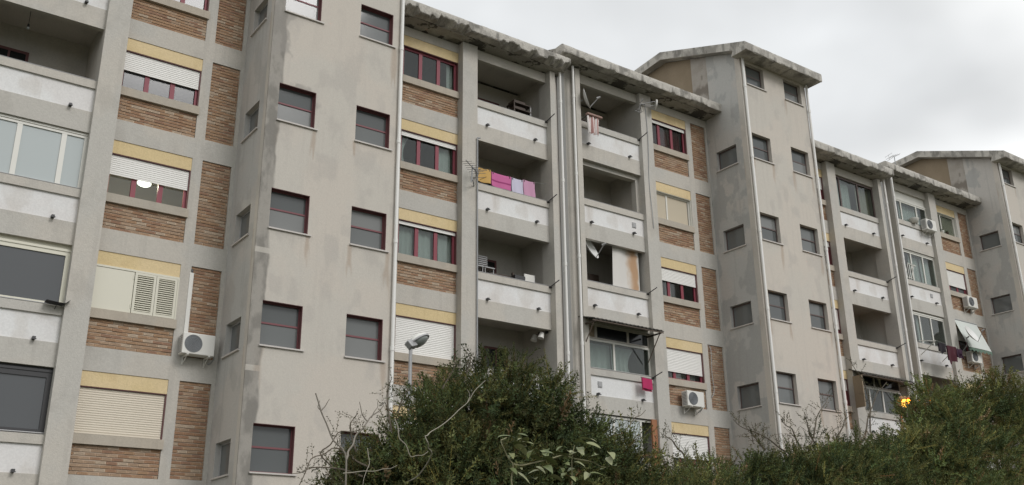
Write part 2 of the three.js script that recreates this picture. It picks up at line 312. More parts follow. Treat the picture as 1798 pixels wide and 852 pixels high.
// window of a bay. x0 < x1
function bayWindow(g, xa, xb, yk, cfg) {
  const x0 = Math.min(xa, xb), x1 = Math.max(xa, xb), y0 = yk + ST, y1 = yk + YB, w = part('window', g), W = x1 - x0;
  const fr = cfg.kind === 'white' ? M.whiteFrame : M.red;
  if (cfg.kind === 'louvre') {
    const f = [bx(x0, x1, y1 - 0.05, y1, -0.06, 0.02), bx(x0, x0 + 0.04, y0, y1 - 0.05, -0.06, 0.02), bx(x1 - 0.04, x1, y0, y1 - 0.05, -0.06, 0.02)];
    mesh('frame', f, M.creamFrame, w);
    const a = x0 + 0.04, b = x1 - 0.04, leaf = (b - a) / 2, half = leaf / 2;
    const folded = mesh('shutter_panel', [rbx(a + 0.005, a + leaf - 0.07, y0 + 0.01, y1 - 0.06, -0.03, 0.01, 0.006), bx(a + leaf - 0.1, a + leaf - 0.075, y1 - 0.25, y1 - 0.14, 0.011, 0.02), bx(a + leaf - 0.1, a + leaf - 0.075, y0 + 0.12, y0 + 0.24, 0.011, 0.02)], M.creamFrame, w);
    for (let i = 0; i < 2; i++) {
      const l0 = a + leaf - 0.06 + i * (half + 0.03), l1 = l0 + half + 0.02;
      const lf = mesh('louvred_shutter', frameGeo(l0, l1, y0 + 0.01, y1 - 0.06, -0.005, 0.035, 0.06), M.creamFrame, w);
      const n = 17, h = (y1 - y0 - 0.19) / n;
      const sg = [], rot = new THREE.Matrix4();
      for (let k = 0; k < n; k++) { const s = new THREE.BoxGeometry(l1 - l0 - 0.124, 0.012, h * 1.05); s.rotateX(0.85); s.translate((l0 + l1) / 2, y0 + 0.075 + (k + 0.5) * h, 0.012); sg.push(s); }
      const sl = mesh('slats', sg, M.creamFrame, w); sl.userData.kind = 'stuff';
      mesh('backing', bx(l0 + 0.062, l1 - 0.062, y0 + 0.072, y1 - 0.122, -0.03, -0.02), M.blackFrame, w);
    }
    return;
  }
  // red lining of the reveal
  mesh('lining', [bx(x0, x0 + 0.025, y0, y1 - 0.02, -0.2, -0.03), bx(x1 - 0.025, x1, y0, y1 - 0.02, -0.2, -0.03), bx(x0, x1, y1 - 0.02, y1 - 0.001, -0.2, -0.03)], cfg.kind === 'white' ? M.whiteFrame : M.maroon, w);
  const a = x0 + 0.026, b = x1 - 0.026, t0 = y0 + 0.002, t1 = y1 - 0.022, third = (b - a) / 3;
  if ((cfg.shut ?? 0) < 0.95) {
    const mull = cfg.kind === 'white' ? [a + (b - a) * 0.42] : [a + third, a + 2 * third];
    mesh('frame', frameGeo(a, b, t0, t1, -0.19, -0.12, cfg.kind === 'white' ? 0.05 : 0.065, mull, [], cfg.kind === 'white' ? 0.07 : 0.125), fr, w);
    const xs = [a + 0.055, ...mull, b - 0.055];
    for (let i = 0; i < xs.length - 1; i++) mesh('pane', bx(xs[i] + 0.03, xs[i + 1] - 0.03, t0 + 0.05, t1 - 0.05, -0.158, -0.152), cfg.board ? M.blind : cfg.curtains || cfg.lit ? M.glass : M.dimGlass, w);
    if (cfg.kind === 'white') mesh('blind', bx(a + 0.06, b - 0.06, t0 + 0.06, t1 - 0.06, -0.215, -0.2), M.blind, w);
    for (const c of cfg.curtains ?? []) smooth('curtain', curtainGeo(lerp(a, b, c[0]), lerp(a, b, c[1]), t0 + 0.03, t1 - 0.03, -0.28, 0.025, Math.max(2, Math.round((c[1] - c[0]) * 9)), c[2] ?? 0), cfg.red ? M.redCurtain : M.curtain, w);
  }
  if (cfg.shut) { const yb = lerp(t1, t0 + 0.01, cfg.shut); mesh('roller_shutter', [shutterGeo(a + 0.004, b - 0.004, yb + 0.04, t1, -0.085), bx(a + 0.004, b - 0.004, yb, yb + 0.037, -0.1, -0.072)], cfg.beige ? M.beigeShutter : M.shutter, w); }
}
const pileSet = () => brickTones.map(() => []);
// half of a block: s = -1 left, +1 right of the stair tower
function halfBlock(g, s, H, single, pile) {
  const X = (v) => s * v, B = (a, b, y0, y1, z0, z1) => bx(X(a), X(b), y0, y1, z0, z1);
  // frame of the window bay: mullion between strip and window, floor bands
  const wall = [B(S1, W1, BASE, TOP, -0.25, 0), B(TW, S0, BASE, TOP, -0.25, -0.002)];
  for (let k = 0; k <= 5; k++) {
    const y = k * 3;
    const lo = k === 0 ? BASE : y - 3 + YT, hi = k === 5 ? TOP : y + BB; wall.push(B(W1, W2, lo, hi, -0.25, 0));
    const lo2 = k === 0 ? BASE : y - 3 + sT, hi2 = k === 5 ? TOP : y + sB; wall.push(B(S0, S1, lo2, hi2, -0.25, 0));
  }
  mesh('wall', wall, M.plaster, g);
  mesh('pillar', B(W2, P2, BASE, TOP, -3, PZ), M.plaster, g);
  for (let k = 0; k < 5; k++) {
    const y = k * 3;
    mesh('lintel_panel', B(W1, W2, y + YB, y + YT, -0.25, -0.02), M.ochre, g);
    mesh('window_sill', [B(W1 - 0.03, W2, y + SB, y + ST, -0.25, 0.05)], M.sill, g);
    brickField(g, X(W1), X(W2), y + BB, y + SB, single && k < 4, pile);
    brickField(g, X(S0), X(S1), y + sB, y + sT, false, pile);
    bayWindow(g, X(W1), X(W2), y, H.bay[k]);
  }
  // loggias
  const lb = [B(P2, L2 + 0.11, BASE, 3 * 5 - 0.5 - 0.6, -1.75, -1.6)];
  mesh('loggia_wall', lb, H.loggiaMat ?? M.plaster, g);
  mesh('pier', [B(L2, L2 + 0.22, BASE, TOP, -0.3, 0.36), B(L2 + 0.11, L2 + 0.22, BASE, TOP, -1.75, -0.3), B(L2 + 0.22, END, BASE, TOP, -1.75, 0.12)], M.plaster, g);
  for (let k = 0; k <= 5; k++) mesh('floor_slab', B(P2, L2 + 0.11, k * 3 - 1.02, k * 3 - 0.86, -1.6, -0.302), M.plaster, g), mesh('floor_slab', B(P2, L2, k * 3 - 1.02, k * 3 - 0.86, -0.3, -0.02), M.plaster, g);
  for (let k = 0; k <= 5; k++) {
    const y = k * 3, p = part('balcony', g);
    if (k < 5) {
      mesh('parapet', B(P2, L2, y + WB, y + CB, -0.02, 0.085), M.white, p);
      mesh('coping', B(P2, L2, y + CB, y + CT, -0.04, 0.14), M.plaster, p);
      mesh('rail', bar([X(P2 + 0.01), y + CT + 0.035, 0.08], [X(L2 - 0.01), y + CT + 0.035, 0.08], 0.016), M.metal, p);
      for (const f of [0.16, 0.82]) { const xx = s > 0 ? lerp(P2, L2, f) : -lerp(L2, P2, f); mesh('drain_spout', [bx(xx - 0.035, xx + 0.035, y + WB + 0.005, y + WB + 0.075, 0.02, 0.2), bx(xx - 0.045, xx + 0.045, y + WB, y + WB + 0.02, 0.2, 0.24)], M.darkMetal, p); }
      for (const e of [1]) { const xr = s > 0 ? L2 - 0.06 : -P2 - 0.06; if (H.arms?.includes(k)) mesh('clothes_line_arm', [bar([xr, y + CT - 0.03, 0.13], [xr + 0.02, y + CT + 0.1, 0.62], 0.018), bar([xr - 0.04, y + CT - 0.03, 0.15], [xr + 0.06, y + CT - 0.03, 0.15], 0.03)], M.darkMetal, p); }
    }
    mesh('beam', B(P2, L2, y + BM, k < 5 ? y + WB : TOP, -0.05, k < 5 ? 0.11 : 0.1), M.plaster, p);
  }
  for (let k = 0; k < 5; k++) loggia(g, s, k, H.log[k]);
}
function loggia(g, s, k, cfg) {
  const y = k * 3, x0 = s > 0 ? P2 : -L2, x1 = s > 0 ? L2 : -P2, y0 = y + CT, y1 = y + 3 + BM;
  if (cfg.kind === 'open') { // balcony door at the back
    const d = part('balcony_door', g), a = lerp(x0, x1, cfg.door ?? 0.25), b = a + 0.95;
    mesh('frame', frameGeo(a, b, y - 0.85, y + 1.3, -1.6, -1.56, 0.07, [(a + b) / 2], [], 0.05), cfg.wood ? M.darkWood : M.maroon, d);
    mesh('pane', bx(a + 0.07, b - 0.07, y - 0.78, y + 1.23, -1.598, -1.585), M.darkGlass, d);
    if (cfg.inner) mesh('inner_frame', [bx(x1 - 0.14, x1, y0, y1 - 0.16, -0.3, -0.06), bx(x0, x1, y1 - 0.16, y1 + 0.15, -0.3, -0.06)], M.plaster, g);
    return;
  }
  const w = part('glazing', g), F = { white: M.whiteFrame, cream: M.creamFrame, black: M.blackFrame, brown: M.brownFrame }[cfg.frame];
  const z0 = -0.04, z1 = 0.03, top = cfg.top ?? y1 - 0.03, fw = cfg.fw ?? 0.07;
  const mull = cfg.mull.map((m) => lerp(x0, x1, m));
  mesh('frame', frameGeo(x0, x1, y0, top, z0, z1, fw, mull, cfg.tr ? [lerp(y0, top, cfg.tr)] : [], cfg.mw ?? 0.08), F, w);
  const xs = [x0 + fw, ...mull, x1 - fw];
  for (let i = 0; i < xs.length - 1; i++) {
    const glass = cfg.glass?.[i] ?? 'glass', ga = xs[i] + (i ? 0.04 : 0), gb = xs[i + 1] - (i < xs.length - 2 ? 0.04 : 0);
    if (glass !== 'none') mesh('pane', bx(ga, gb, y0 + fw, top - fw, -0.008, -0.002), M[glass], w);
  }
  if (cfg.upper) {
    const u0 = top + 0.02, u1 = y1 - 0.005, um = cfg.upper.map((m) => lerp(x0, x1, m));
    mesh('upper_frame', frameGeo(x0, x1, u0, u1, -0.05, 0.0, 0.05, um, [], 0.1), M.plaster, w);
    const ux = [x0 + 0.05, ...um, x1 - 0.05]; for (let i = 0; i < ux.length - 1; i++) mesh('upper_pane', bx(ux[i] + (i ? 0.05 : 0), ux[i + 1] - (i < ux.length - 2 ? 0.05 : 0), u0 + 0.05, u1 - 0.05, -0.03, -0.024), i === 0 && cfg.panel ? M.tan : M.darkGlass, w);
  } else if (top < y1 - 0.05) mesh('track', [bx(x0, x1, top, top + 0.06, -0.06, 0.05), bx(x0, x1, top + 0.06, y1, -0.03, -0.01)], F, w);
  for (const c of cfg.curtains ?? []) smooth('curtain', curtainGeo(lerp(x0, x1, c[0]), lerp(x0, x1, c[1]), y0 + 0.02, top - 0.08, -0.22, 0.04, Math.max(3, Math.round((c[1] - c[0]) * 12)), c[2] ?? 0), c[3] ? M[c[3]] : M.curtain, w);
}
function tower(g, cfg) {
  const front = std({ map: fitTex(towerFront(cfg.seed, cfg.patched, cfg.runs), 1 / (2 * TWX), 1 / TYH, 0.5, -TY0 / TYH), bumpMap: bump, bumpScale: 0.003 });
  const side = std({ map: fitTex(towerSide(cfg.seed + 100, !cfg.patched), 1 / 6.01, 1 / TYH, 4 / 6.01, -TY0 / TYH), bumpMap: bump, bumpScale: 0.003 });
  const ETOP = 16.14, zi = TZ - 0.25, wins = TWIN.map(([t, b], k) => [k * 3 + b, k * 3 + t]);
  const fg = [bx(-TW, -A2, BASE, ETOP, zi, TZ), bx(-A1, A1, BASE, ETOP, zi, TZ), bx(A2, TW, BASE, ETOP, zi, TZ)];
  for (const sx of [-1, 1]) { let lo = BASE; for (const [b, t] of wins) { fg.push(bx(sx * A1, sx * A2, lo, b, zi, TZ)); lo = t; } fg.push(bx(sx * A1, sx * A2, lo, ETOP, zi, TZ)); }
  mesh('tower_front', fg, front, g);
  // side walls
  const zc = 0.424, zd = 1.44, sw = [[-0.668, 0.175], [2.332, 3.175], [5.332, 6.175], [8.332, 9.175], [11.668, 12.473]];
  for (const sx of [-1, 1]) {
    const xo = sx * TW, xi = sx * (TW - 0.22), sg = [bx(xo, xi, BASE, ETOP, zd, zi), bx(xo, xi, BASE, 14.05, -3, zc)];
    let lo = BASE; for (const [b, t] of sw) { sg.push(bx(xo, xi, lo, b, zc, zd)); lo = t; } sg.push(bx(xo, xi, lo, ETOP, zc, zd));
    sg.push(bx(xo, xi, 14.05, ETOP, 0.3, zc));
    mesh('tower_side', sg, side, g);
    // gable above the main roof: smooth cement, stained concrete, tan render panel
    const slope = (z) => 16.2 + (2.0 - z) * 0.374;
    mesh('gable_concrete', extrudeX([[0.3, 14.05], [0.3, slope(0.3)], [-0.55, slope(-0.55)], [-0.55, 14.05]], xo, xi), M.raw, g);
    mesh('gable_wedge', extrudeX([[TZ - 0.27, ETOP], [TZ - 0.27, slope(TZ - 0.27)], [0.3, slope(0.3)], [0.3, ETOP]].reverse(), xo, xi), side, g);
    mesh('gable_panel', extrudeX([[-0.55, 14.05], [-0.55, slope(-0.55)], [-2, slope(-1.95)], [-9, slope(-1.95) - 0.55], [-9, 14.05]], sx * (TW - 0.04), xi), M.tan, g);
    wins.length;
    for (const [b, t] of sw) {
      const w = part('side_window', g), xf = sx * (TW - 0.16), xg = sx * (TW - 0.13);
      const fm = cfg.sideFrame, a = Math.min(xf, xg), c = Math.max(xf, xg);
      mesh('frame', [bx(a, c, b, t, zc, zc + 0.05), bx(a, c, b, t, zd - 0.05, zd), bx(a, c, b, b + 0.05, zc + 0.05, zd - 0.05), bx(a, c, t - 0.05, t, zc + 0.05, zd - 0.05)], fm, w);
      mesh('pane', bx(sx * (TW - 0.15), sx * (TW - 0.143), b + 0.05, t - 0.05, zc + 0.05, zd - 0.05), M.frosted, w);
      mesh('sill', bx(sx * (TW - 0.12), sx * (TW + 0.05), b - 0.035, b + 0.004, zc - 0.06, zd + 0.06), M.slabSill, w);
    }
  }
  wins.forEach(([b, t], k) => { for (const sx of [-1, 1]) {
    const w = part('stair_window', g), a = sx < 0 ? -A2 : A1, c = sx < 0 ? -A1 : A2, zf = TZ - 0.2;
    mesh('frame', frameGeo(a, c, b + 0.004, t, zf, zf + 0.05, 0.035, [], [lerp(b, t, 0.53)], 0.045), cfg.frame, w);
    const mid = lerp(b, t, 0.53);
    const gl = () => [M.frosted, M.frostedB, M.frostedC, M.frosted][Math.floor(R() * 4)];
    mesh('pane', bx(a + 0.034, c - 0.034, b + 0.037, mid - 0.022, zf + 0.015, zf + 0.022), gl(), w).rotation.x = (R() - 0.5) * 0.002;
    mesh('pane', bx(a + 0.034, c - 0.034, mid + 0.022, t - 0.034, zf + 0.015, zf + 0.022), gl(), w);
    mesh('sill', bx(a - 0.02, c + 0.09, b - 0.035, b + 0.003, TZ - 0.15, TZ + 0.05), M.slabSill, w);
    if (cfg.patched) mesh('reveal_lining', [bx(c - 0.012, c + 0.002, b + 0.006, t, TZ - 0.15, TZ - 0.004), bx(a, c - 0.013, t - 0.012, t + 0.002, TZ - 0.15, TZ - 0.004)], cfg.reveal, w);
  } });
  // roof of the tower
  const yE = 15.96, th = 0.36, ridge = yE + 0.38 * 4.55, poly = [[2.62, yE], [2.62, yE + th], [-1.95, ridge + th], [-9, ridge + th - 0.55], [-9, ridge - 0.55], [-1.95, ridge], [2.0, yE + 0.25], [1.9, yE]];
  const rf = part('tower_roof', g);
  mesh('roof_slab', extrudeX(poly.slice().reverse(), -2.3, 2.3), M.fascia, rf);
  mesh('fascia', cornice(-2.31, 2.31, 2.6, 2.66, yE - 0.01, yE + th + 0.01, 0.25, cfg.seed), M.fascia, rf);
  // downpipes
  for (const [px, pz] of cfg.pipes) downpipe(g, px, pz, BASE, 15.94);
}
function downpipe(g, x, z, y0, y1, r = 0.052, mat = M.pipe) {
  const geos = [new THREE.CylinderGeometry(r, r, y1 - y0, 12).translate(x, (y0 + y1) / 2, z)];
  for (let y = y1 - 1.2; y > y0; y -= 3) geos.push(new THREE.CylinderGeometry(r * 1.22, r * 1.22, 0.12, 12).translate(x, y, z), bx(x - 0.012, x + 0.012, y - 0.25, y - 0.22, z - 0.1, z));
  const m = mesh('downpipe', geos.map((q) => q), mat, g); m.geometry = toCreasedNormals(m.geometry, 0.7); return m;
}
function roofHalf(g, xa, xb, seed, chip) {
  const rf = part('roof', g), x0 = Math.min(xa, xb), x1 = Math.max(xa, xb);
  mesh('roof_slab', extrudeX([[0.56, 14.06], [0.56, 14.42], [-4.5, 16.1], [-10.2, 14.3], [-10.2, 14.06]].reverse(), x0, x1), M.roof, rf);
  mesh('cornice', cornice(x0 - 0.005, x1 + 0.005, 0.5, 0.9, 14.08, 14.45, chip, seed), M.fascia, rf);
}
function core(g, x0, x1, xs) { // rooms behind the windows: slabs, partitions, back wall
  const c = [bx(x0, x1, BASE, 14.05, -9.8, -3.2)]; for (let k = 0; k <= 5; k++) for (const [a, b] of xs) c.push(bx(a, b, k * 3 - 1.0, k * 3 - 0.86, -3.2, -0.26));
  mesh('rooms', c, M.interior, g);
}
const O = (door, o = {}) => ({ kind: 'open', door, ...o }), G = (frame, mull, o = {}) => ({ kind: 'glazed', frame, mull, ...o });
function building(pos, label, spec) {
  const g = thing('apartment_building', label, 'apartment building', pos, undefined), pile = pileSet();
  tower(g, spec.tower);
  const xs = [];
  if (spec.left) { halfBlock(g, -1, spec.left, spec.single, pile); xs.push([-W2, -TW]); roofHalf(g, spec.roofL, -TW, spec.seed, spec.chip); }
  if (spec.right) { halfBlock(g, 1, spec.right, false, pile); xs.push([TW, W2]); roofHalf(g, TW, spec.roofR, spec.seed + 7, spec.chip); }
  core(g, spec.left ? -END : -TW, spec.right ? END : 6, xs);
  const stair = [bx(-TW + 0.22, TW - 0.22, BASE, 15.9, -3, 1.5)]; mesh('stairwell', stair, M.interior, g);
  pile.forEach((p, i) => { if (p.length) { const m = new THREE.Mesh(mergeGeometries(p), brickTones[i]); m.name = 'bricks'; m.userData.kind = 'stuff'; m.castShadow = m.receiveShadow = true; g.add(m); } });
  return g;
}
const sills = (l) => { const r = []; TWIN.forEach(([t, b], k) => { for (const x of [-A2, -A1, A1, A2 + 0.06]) if (hash(k, Math.round(x * 10), l) > 0.35) r.push([k * 3 + b - 0.04, x]); }); return r; };
const b1 = building([0, 0, 0], 'nearest grey apartment block with maroon framed stair tower windows and white louvred shutters', {
  seed: 31, single: true, chip: 1, roofL: -9.9, roofR: 9.33,
  tower: { seed: 5, patched: true, frame: M.stairRed, reveal: M.maroon, sideFrame: M.greyFrame, runs: sills(3), pipes: [[1.93, TZ + 0.075]] },
  left: { arms: [], bay: [{ shut: 0.99, beige: true }, { kind: 'louvre' }, { shut: 0.5, lit: true }, { shut: 0.5 }, { shut: 0 }],
    log: [G('black', [0.45], { fw: 0.12, top: 1.55, glass: ['dimGlass', 'dimGlass'] }), G('cream', [0.32], { top: 4.5, fw: 0.1, glass: ['dimGlass', 'dimGlass'] }), G('white', [0.12, 0.48, 0.82], { top: 7.6, glass: ['milk', 'milk', 'milk', 'milk'], mw: 0.12 }), O(0.2), O(0.2)] },
  right: { arms: [2, 3, 4], bay: [{ shut: 0.3 }, { shut: 0.985 }, { shut: 0.1, curtains: [[0.02, 0.3], [0.4, 0.62], [0.75, 0.98]] }, { shut: 0.14, curtains: [[0.0, 0.2, 0.5], [0.68, 0.95]] }, { curtains: [[0.86, 0.97]] }],
    log: [O(0.3), O(0.5), O(0.35), O(0.3), O(0.4)] },
});
const b2 = building([18.983, 0.503, -0.018], 'middle grey apartment block, its stair tower topped by a pitched concrete roof', {
  seed: 61, single: false, chip: 0.45, roofL: -9.97, roofR: 9.36,
  tower: { seed: 15, patched: false, frame: M.brownFrame, reveal: M.brownFrame, sideFrame: M.brownFrame, runs: sills(8), pipes: [[-1.87, TZ + 0.075], [1.98, TZ + 0.075]] },
  left: { arms: [1, 2, 4], bay: [{ shut: 0.75 }, { shut: 0.76, curtains: [[0.3, 0.9]] }, { shut: 0.44, curtains: [[0.02, 0.2], [0.3, 0.45]] }, { kind: 'white', board: true }, { shut: 0.12, curtains: [[0.2, 0.95]], red: true }],
    log: [G('white', [0.4, 0.8], { glass: ['milk', 'milk', 'none'] }), G('white', [0.45], { top: 4.16, upper: [0.2, 0.68], panel: true, curtains: [[0.16, 0.45], [0.47, 0.82, 0.3]] }), O(0.2, { wood: true }), O(0.1, { wood: true, inner: true }), O(0.55)] },
  right: { arms: [2, 3], bay: [{ shut: 0.6 }, { shut: 0.4 }, { shut: 0.8 }, { shut: 0.2 }, { shut: 0.5 }],
    log: [O(0.4), G('white', [0.25, 0.55], { top: 4.16, upper: [0.4] }), O(0.3), O(0.5), G('brown', [0.18, 0.62], { curtains: [[0.0, 0.15], [0.22, 0.5], [0.66, 0.98, 0, 'blind']] })] },
});
const b3 = building([38.553, 1.164, -0.464], 'farthest grey apartment block at the right edge, with glazed-in balconies and a slanting pale awning', {
  seed: 91, single: false, chip: 0.45, roofL: -9.97, roofR: 0,
  tower: { seed: 25, patched: false, frame: M.brownFrame, reveal: M.brownFrame, sideFrame: M.brownFrame, runs: sills(12), pipes: [[-1.87, TZ + 0.075]] },
  left: { arms: [], bay: [{ shut: 0.6 }, { shut: 0.3 }, { shut: 0.5 }, { shut: 0.72 }, { kind: 'white', curtains: [] }],
    log: [O(0.3), O(0.4), G('white', [0.34, 0.64], { top: 7.55, curtains: [[0.02, 0.12], [0.36, 0.5]] }), G('white', [0.36, 0.68], { top: 10.6, curtains: [[0.4, 0.66], [0.7, 0.95]] }), G('white', [0.3, 0.72], { top: 13.2, curtains: [[0.15, 0.3], [0.34, 0.9]] })] },
  right: null,
});
// joints between the blocks: recessed grey strip and two downpipes each, set on the block to the left
function joint(b, x0, x1, p1, p2, top2, z) {
  mesh('joint_strip', [bx(x0, x1, BASE, top2, -2, z), bx(lerp(x0, x1, 0.6), lerp(x0, x1, 0.64), BASE, top2, z, z + 0.012)], M.joint, b);
  downpipe(b, p1, 0.42, BASE, 14.1, 0.048); downpipe(b, p2, 0.42, BASE, top2, 0.048);
}
joint(b1, END - 0.2, END + 0.13, 9.2, 9.8, 14.5, 0.16);
joint(b2, END - 0.2, END + 0.2, 9.2, 9.85, 14.6, 0.16);

//__MORE__
// ------------------------------------------------------------------ things fixed to, hung from and standing on the blocks
const atB = (b, x, y, z) => [b.position.x + x, b.position.y + y, b.position.z + z];
function acUnit(label, pos, turn = 0) { // wall-hung outdoor unit; pos = middle of its back
  const t = thing('air_conditioner', label, 'air conditioner', pos); t.rotation.y = turn;
  mesh('casing', rbx(-0.41, 0.41, -0.27, 0.27, 0.06, 0.36, 0.025, 3), M.acWhite, t);
  const rings = []; for (let i = 1; i <= 6; i++) rings.push(new THREE.TorusGeometry(0.036 * i, 0.006, 5, 28).translate(-0.14, 0, 0.368));
  for (let i = 0; i < 8; i++) { const a = i * Math.PI / 8; rings.push(new THREE.BoxGeometry(0.44, 0.006, 0.006).rotateZ(a).translate(-0.14, 0, 0.366)); }
  mesh('fan_grille', rings, M.acGrille, t);
  smooth('fan_opening', new THREE.CylinderGeometry(0.225, 0.225, 0.01, 32).rotateX(Math.PI / 2).translate(-0.14, 0, 0.358), M.acGrille, t);
  for (const x of [-0.27, 0.27]) mesh('bracket', [bx(x - 0.015, x + 0.015, -0.305, -0.275, 0, 0.42), bx(x - 0.015, x + 0.015, -0.5, -0.306, 0, 0.03), bar([x, -0.49, 0.02], [x, -0.29, 0.36], 0.012, 5)], M.acWhite, t);
  const fins = []; for (let i = 0; i < 9; i++) fins.push(bx(-0.416, -0.409, -0.22 + i * 0.05, -0.2 + i * 0.05, 0.1, 0.3)); mesh('side_grille', fins, M.acGrille, t).userData.kind = 'stuff';
  mesh('hose', tube([[0.4, -0.2, 0.2], [0.47, -0.26, 0.16], [0.45, -0.36, 0.06], [0.38, -0.4, 0.0]], 0.018), M.greyPipe, t);
  return t;
}
const ac1 = acUnit('white outdoor unit below the white duct on the narrow brick strip beside the stair tower', [-2.6, 2.6, 0.0]);
mesh('duct', rbx(-0.31, -0.2, 0.27, 1.93, -0.075, 0.03, 0.012), M.acWhite, ac1);
mesh('duct_end', tube([[-0.25, 1.93, -0.02], [-0.25, 2.0, -0.02], [-0.28, 2.03, -0.07]], 0.04), M.darkMetal, ac1);
function acCopy(label, pos, turn = 0) { const c = ac1.clone(); c.name = numbered('air_conditioner'); c.position.set(...pos); c.rotation.y = turn; c.userData = { ...ac1.userData, label }; for (const ch of [...c.children]) if (ch.name.startsWith('duct')) c.remove(ch); scene.add(c); return c; }
acCopy('white outdoor unit under the lowest half-drawn shutter of the middle block', [14.9, 3.02, 0.02]);
acCopy('white outdoor unit hanging on the glazed top balcony of the farthest block', atB(b3, -6.3, 12.13, 0.14));
acCopy('white outdoor unit on the brick below the half-drawn shutter of the farthest block', atB(b3, -3.5, 8.75, 0.0));
acCopy('white outdoor unit beneath the slanting pale awning', atB(b3, -4.0, 5.95, 0.0));

// satellite dishes, all turned to the same patch of sky
const dishN = new THREE.Vector3(0.64, 0.26, 0.73).normalize();
function dish(label, pos, r, mount, n = dishN) {
  const t = thing('satellite_dish', label, 'satellite dish', pos), q = new THREE.Quaternion().setFromUnitVectors(new THREE.Vector3(0, 1, 0), n), pr = [];
  for (let i = 0; i <= 10; i++) pr.push(new THREE.Vector2(r * i / 10, 0.14 * r * (i / 10) ** 2 * 2)); pr.push(new THREE.Vector2(r * 1.02, 0.28 * r + 0.004), new THREE.Vector2(r * 1.02, 0.28 * r - 0.012)); for (let i = 9; i >= 0; i--) pr.push(new THREE.Vector2(r * i / 10, 0.14 * r * (i / 10) ** 2 * 2 - 0.01));
  smooth('reflector', new THREE.LatheGeometry(pr, 36).applyQuaternion(q), M.dish, t);
  const dn = new THREE.Vector3(0, -1, 0).addScaledVector(n, n.y).normalize(), e = dn.clone().multiplyScalar(r).addScaledVector(n, 0.25 * r), f = n.clone().multiplyScalar(r * 1.35).addScaledVector(dn, r * 0.35);
  mesh('feed_arm', bar(e.toArray(), f.toArray(), 0.016, 6), M.metal, t);
  const l = new THREE.CylinderGeometry(0.035, 0.05, 0.14, 10).applyQuaternion(q).translate(f.x, f.y, f.z); mesh('receiver', l, M.greyFrame, t);
  const bk = n.clone().multiplyScalar(-0.06), b2_ = n.clone().multiplyScalar(-0.2);
  mesh('mount', [bar(bk.toArray(), b2_.toArray(), 0.035), bar(b2_.toArray(), [b2_.x, b2_.y - 0.3, b2_.z], 0.025), bar([b2_.x, b2_.y - 0.3, b2_.z], mount, 0.022)], M.metal, t);
  return t;
}
dish('thin pale satellite dish seen edge-on above the striped towel', [10.36, 13.36, 0.35], 0.37, [-0.2, -0.72, -0.28]);
dish('grey satellite dish inside the open balcony above the long awning', [10.72, 7.88, -0.15], 0.42, [-0.15, -0.8, -0.1], new THREE.Vector3(0.4, 0.38, 0.83).normalize());
dish('white satellite dish in front of the slanting pale awning', atB(b3, -5.0, 6.78, 0.75), 0.46, [0.02, -0.75, -0.6], new THREE.Vector3(0.12, 0.45, 0.885).normalize());
{ // small grid dish at the pillar top
  const t = thing('relay_antenna', 'small white round antenna with ribs on the pillar below the eaves', 'antenna', [13.62, 14.05, 0.5]), n = new THREE.Vector3(0.85, -0.1, 0.5).normalize(), q = new THREE.Quaternion().setFromUnitVectors(new THREE.Vector3(0, 1, 0), n);
  smooth('disc', toCreasedNormals(new THREE.CylinderGeometry(0.2, 0.2, 0.05, 24).applyQuaternion(q).translate(0.1, 0.02, 0.05), 0.6), M.acWhite, t);
  for (const a of [0, 1, 2, 3, 4]) { const p = new THREE.Vector3(Math.cos(a * 1.256) * 0.15, 0, Math.sin(a * 1.256) * 0.15).applyQuaternion(q); mesh('strut', bar([p.x + 0.08, p.y + 0.02, p.z + 0.04], [p.x * 0.4 - 0.28, p.y * 0.4, p.z * 0.4 - 0.14], 0.012, 5), M.greyFrame, t); }
  mesh('mount', bar([-0.28, 0, -0.14], [-0.4, 0, -0.22], 0.035), M.metal, t);
}
function yagi(name, label, pos, dir, len, n, up = new THREE.Vector3(0, 1, 0), mast = null) {
  const t = thing(name, label, 'antenna', pos), d = dir.clone().normalize(), e = new THREE.Vector3().crossVectors(d, up).normalize();
  const P = (u, v, w = 0) => d.clone().multiplyScalar(u).addScaledVector(e, v).addScaledVector(up, w).toArray();
  mesh('boom', bar(P(-len / 2, 0), P(len / 2, 0), 0.014, 6), M.metal, t);
  for (let i = 0; i < n; i++) { const u = -len / 2 + len * (i + 0.3) / n, w = lerp(0.3, 0.17, i / n); mesh('element', bar(P(u, -w), P(u, w), 0.008, 5), M.metal, t); }
  mesh('reflector_bar', [bar(P(-len / 2, -0.28, 0.13), P(-len / 2, 0.28, 0.13), 0.008, 5), bar(P(-len / 2, -0.28, -0.13), P(-len / 2, 0.28, -0.13), 0.008, 5), bar(P(-len / 2, 0, -0.14), P(-len / 2, 0, 0.14), 0.01, 5)], M.metal, t);
  if (mast) mesh('mast', mast.map(([a, b]) => bar(a, b, 0.02, 7)), M.greyPipe, t);
  return t;
}
yagi('television_antenna', 'spiky television antenna on the pillar left of the hanging towels', [5.38, 9.36, 0.62], new THREE.Vector3(-0.75, 0.15, 0.4), 0.85, 7, new THREE.Vector3(0.25, 0.95, 0.1).normalize(), [[[0.1, -0.02, 0], [0.38, -0.1, -0.3]], [[0.0, -0.5, -0.05], [0.05, 0.1, -0.05]], [[0.05, -0.4, -0.05], [0.3, -0.45, -0.34]]]);
yagi('television_antenna', 'pale folded antenna on the pillar of the top balcony with the striped towel', [12.95, 13.85, 0.5], new THREE.Vector3(0.2, 0.9, 0.3), 0.55, 3, new THREE.Vector3(0.9, -0.2, 0.3).normalize(), [[[0, 0, 0], [0.25, -0.1, -0.22]]]);
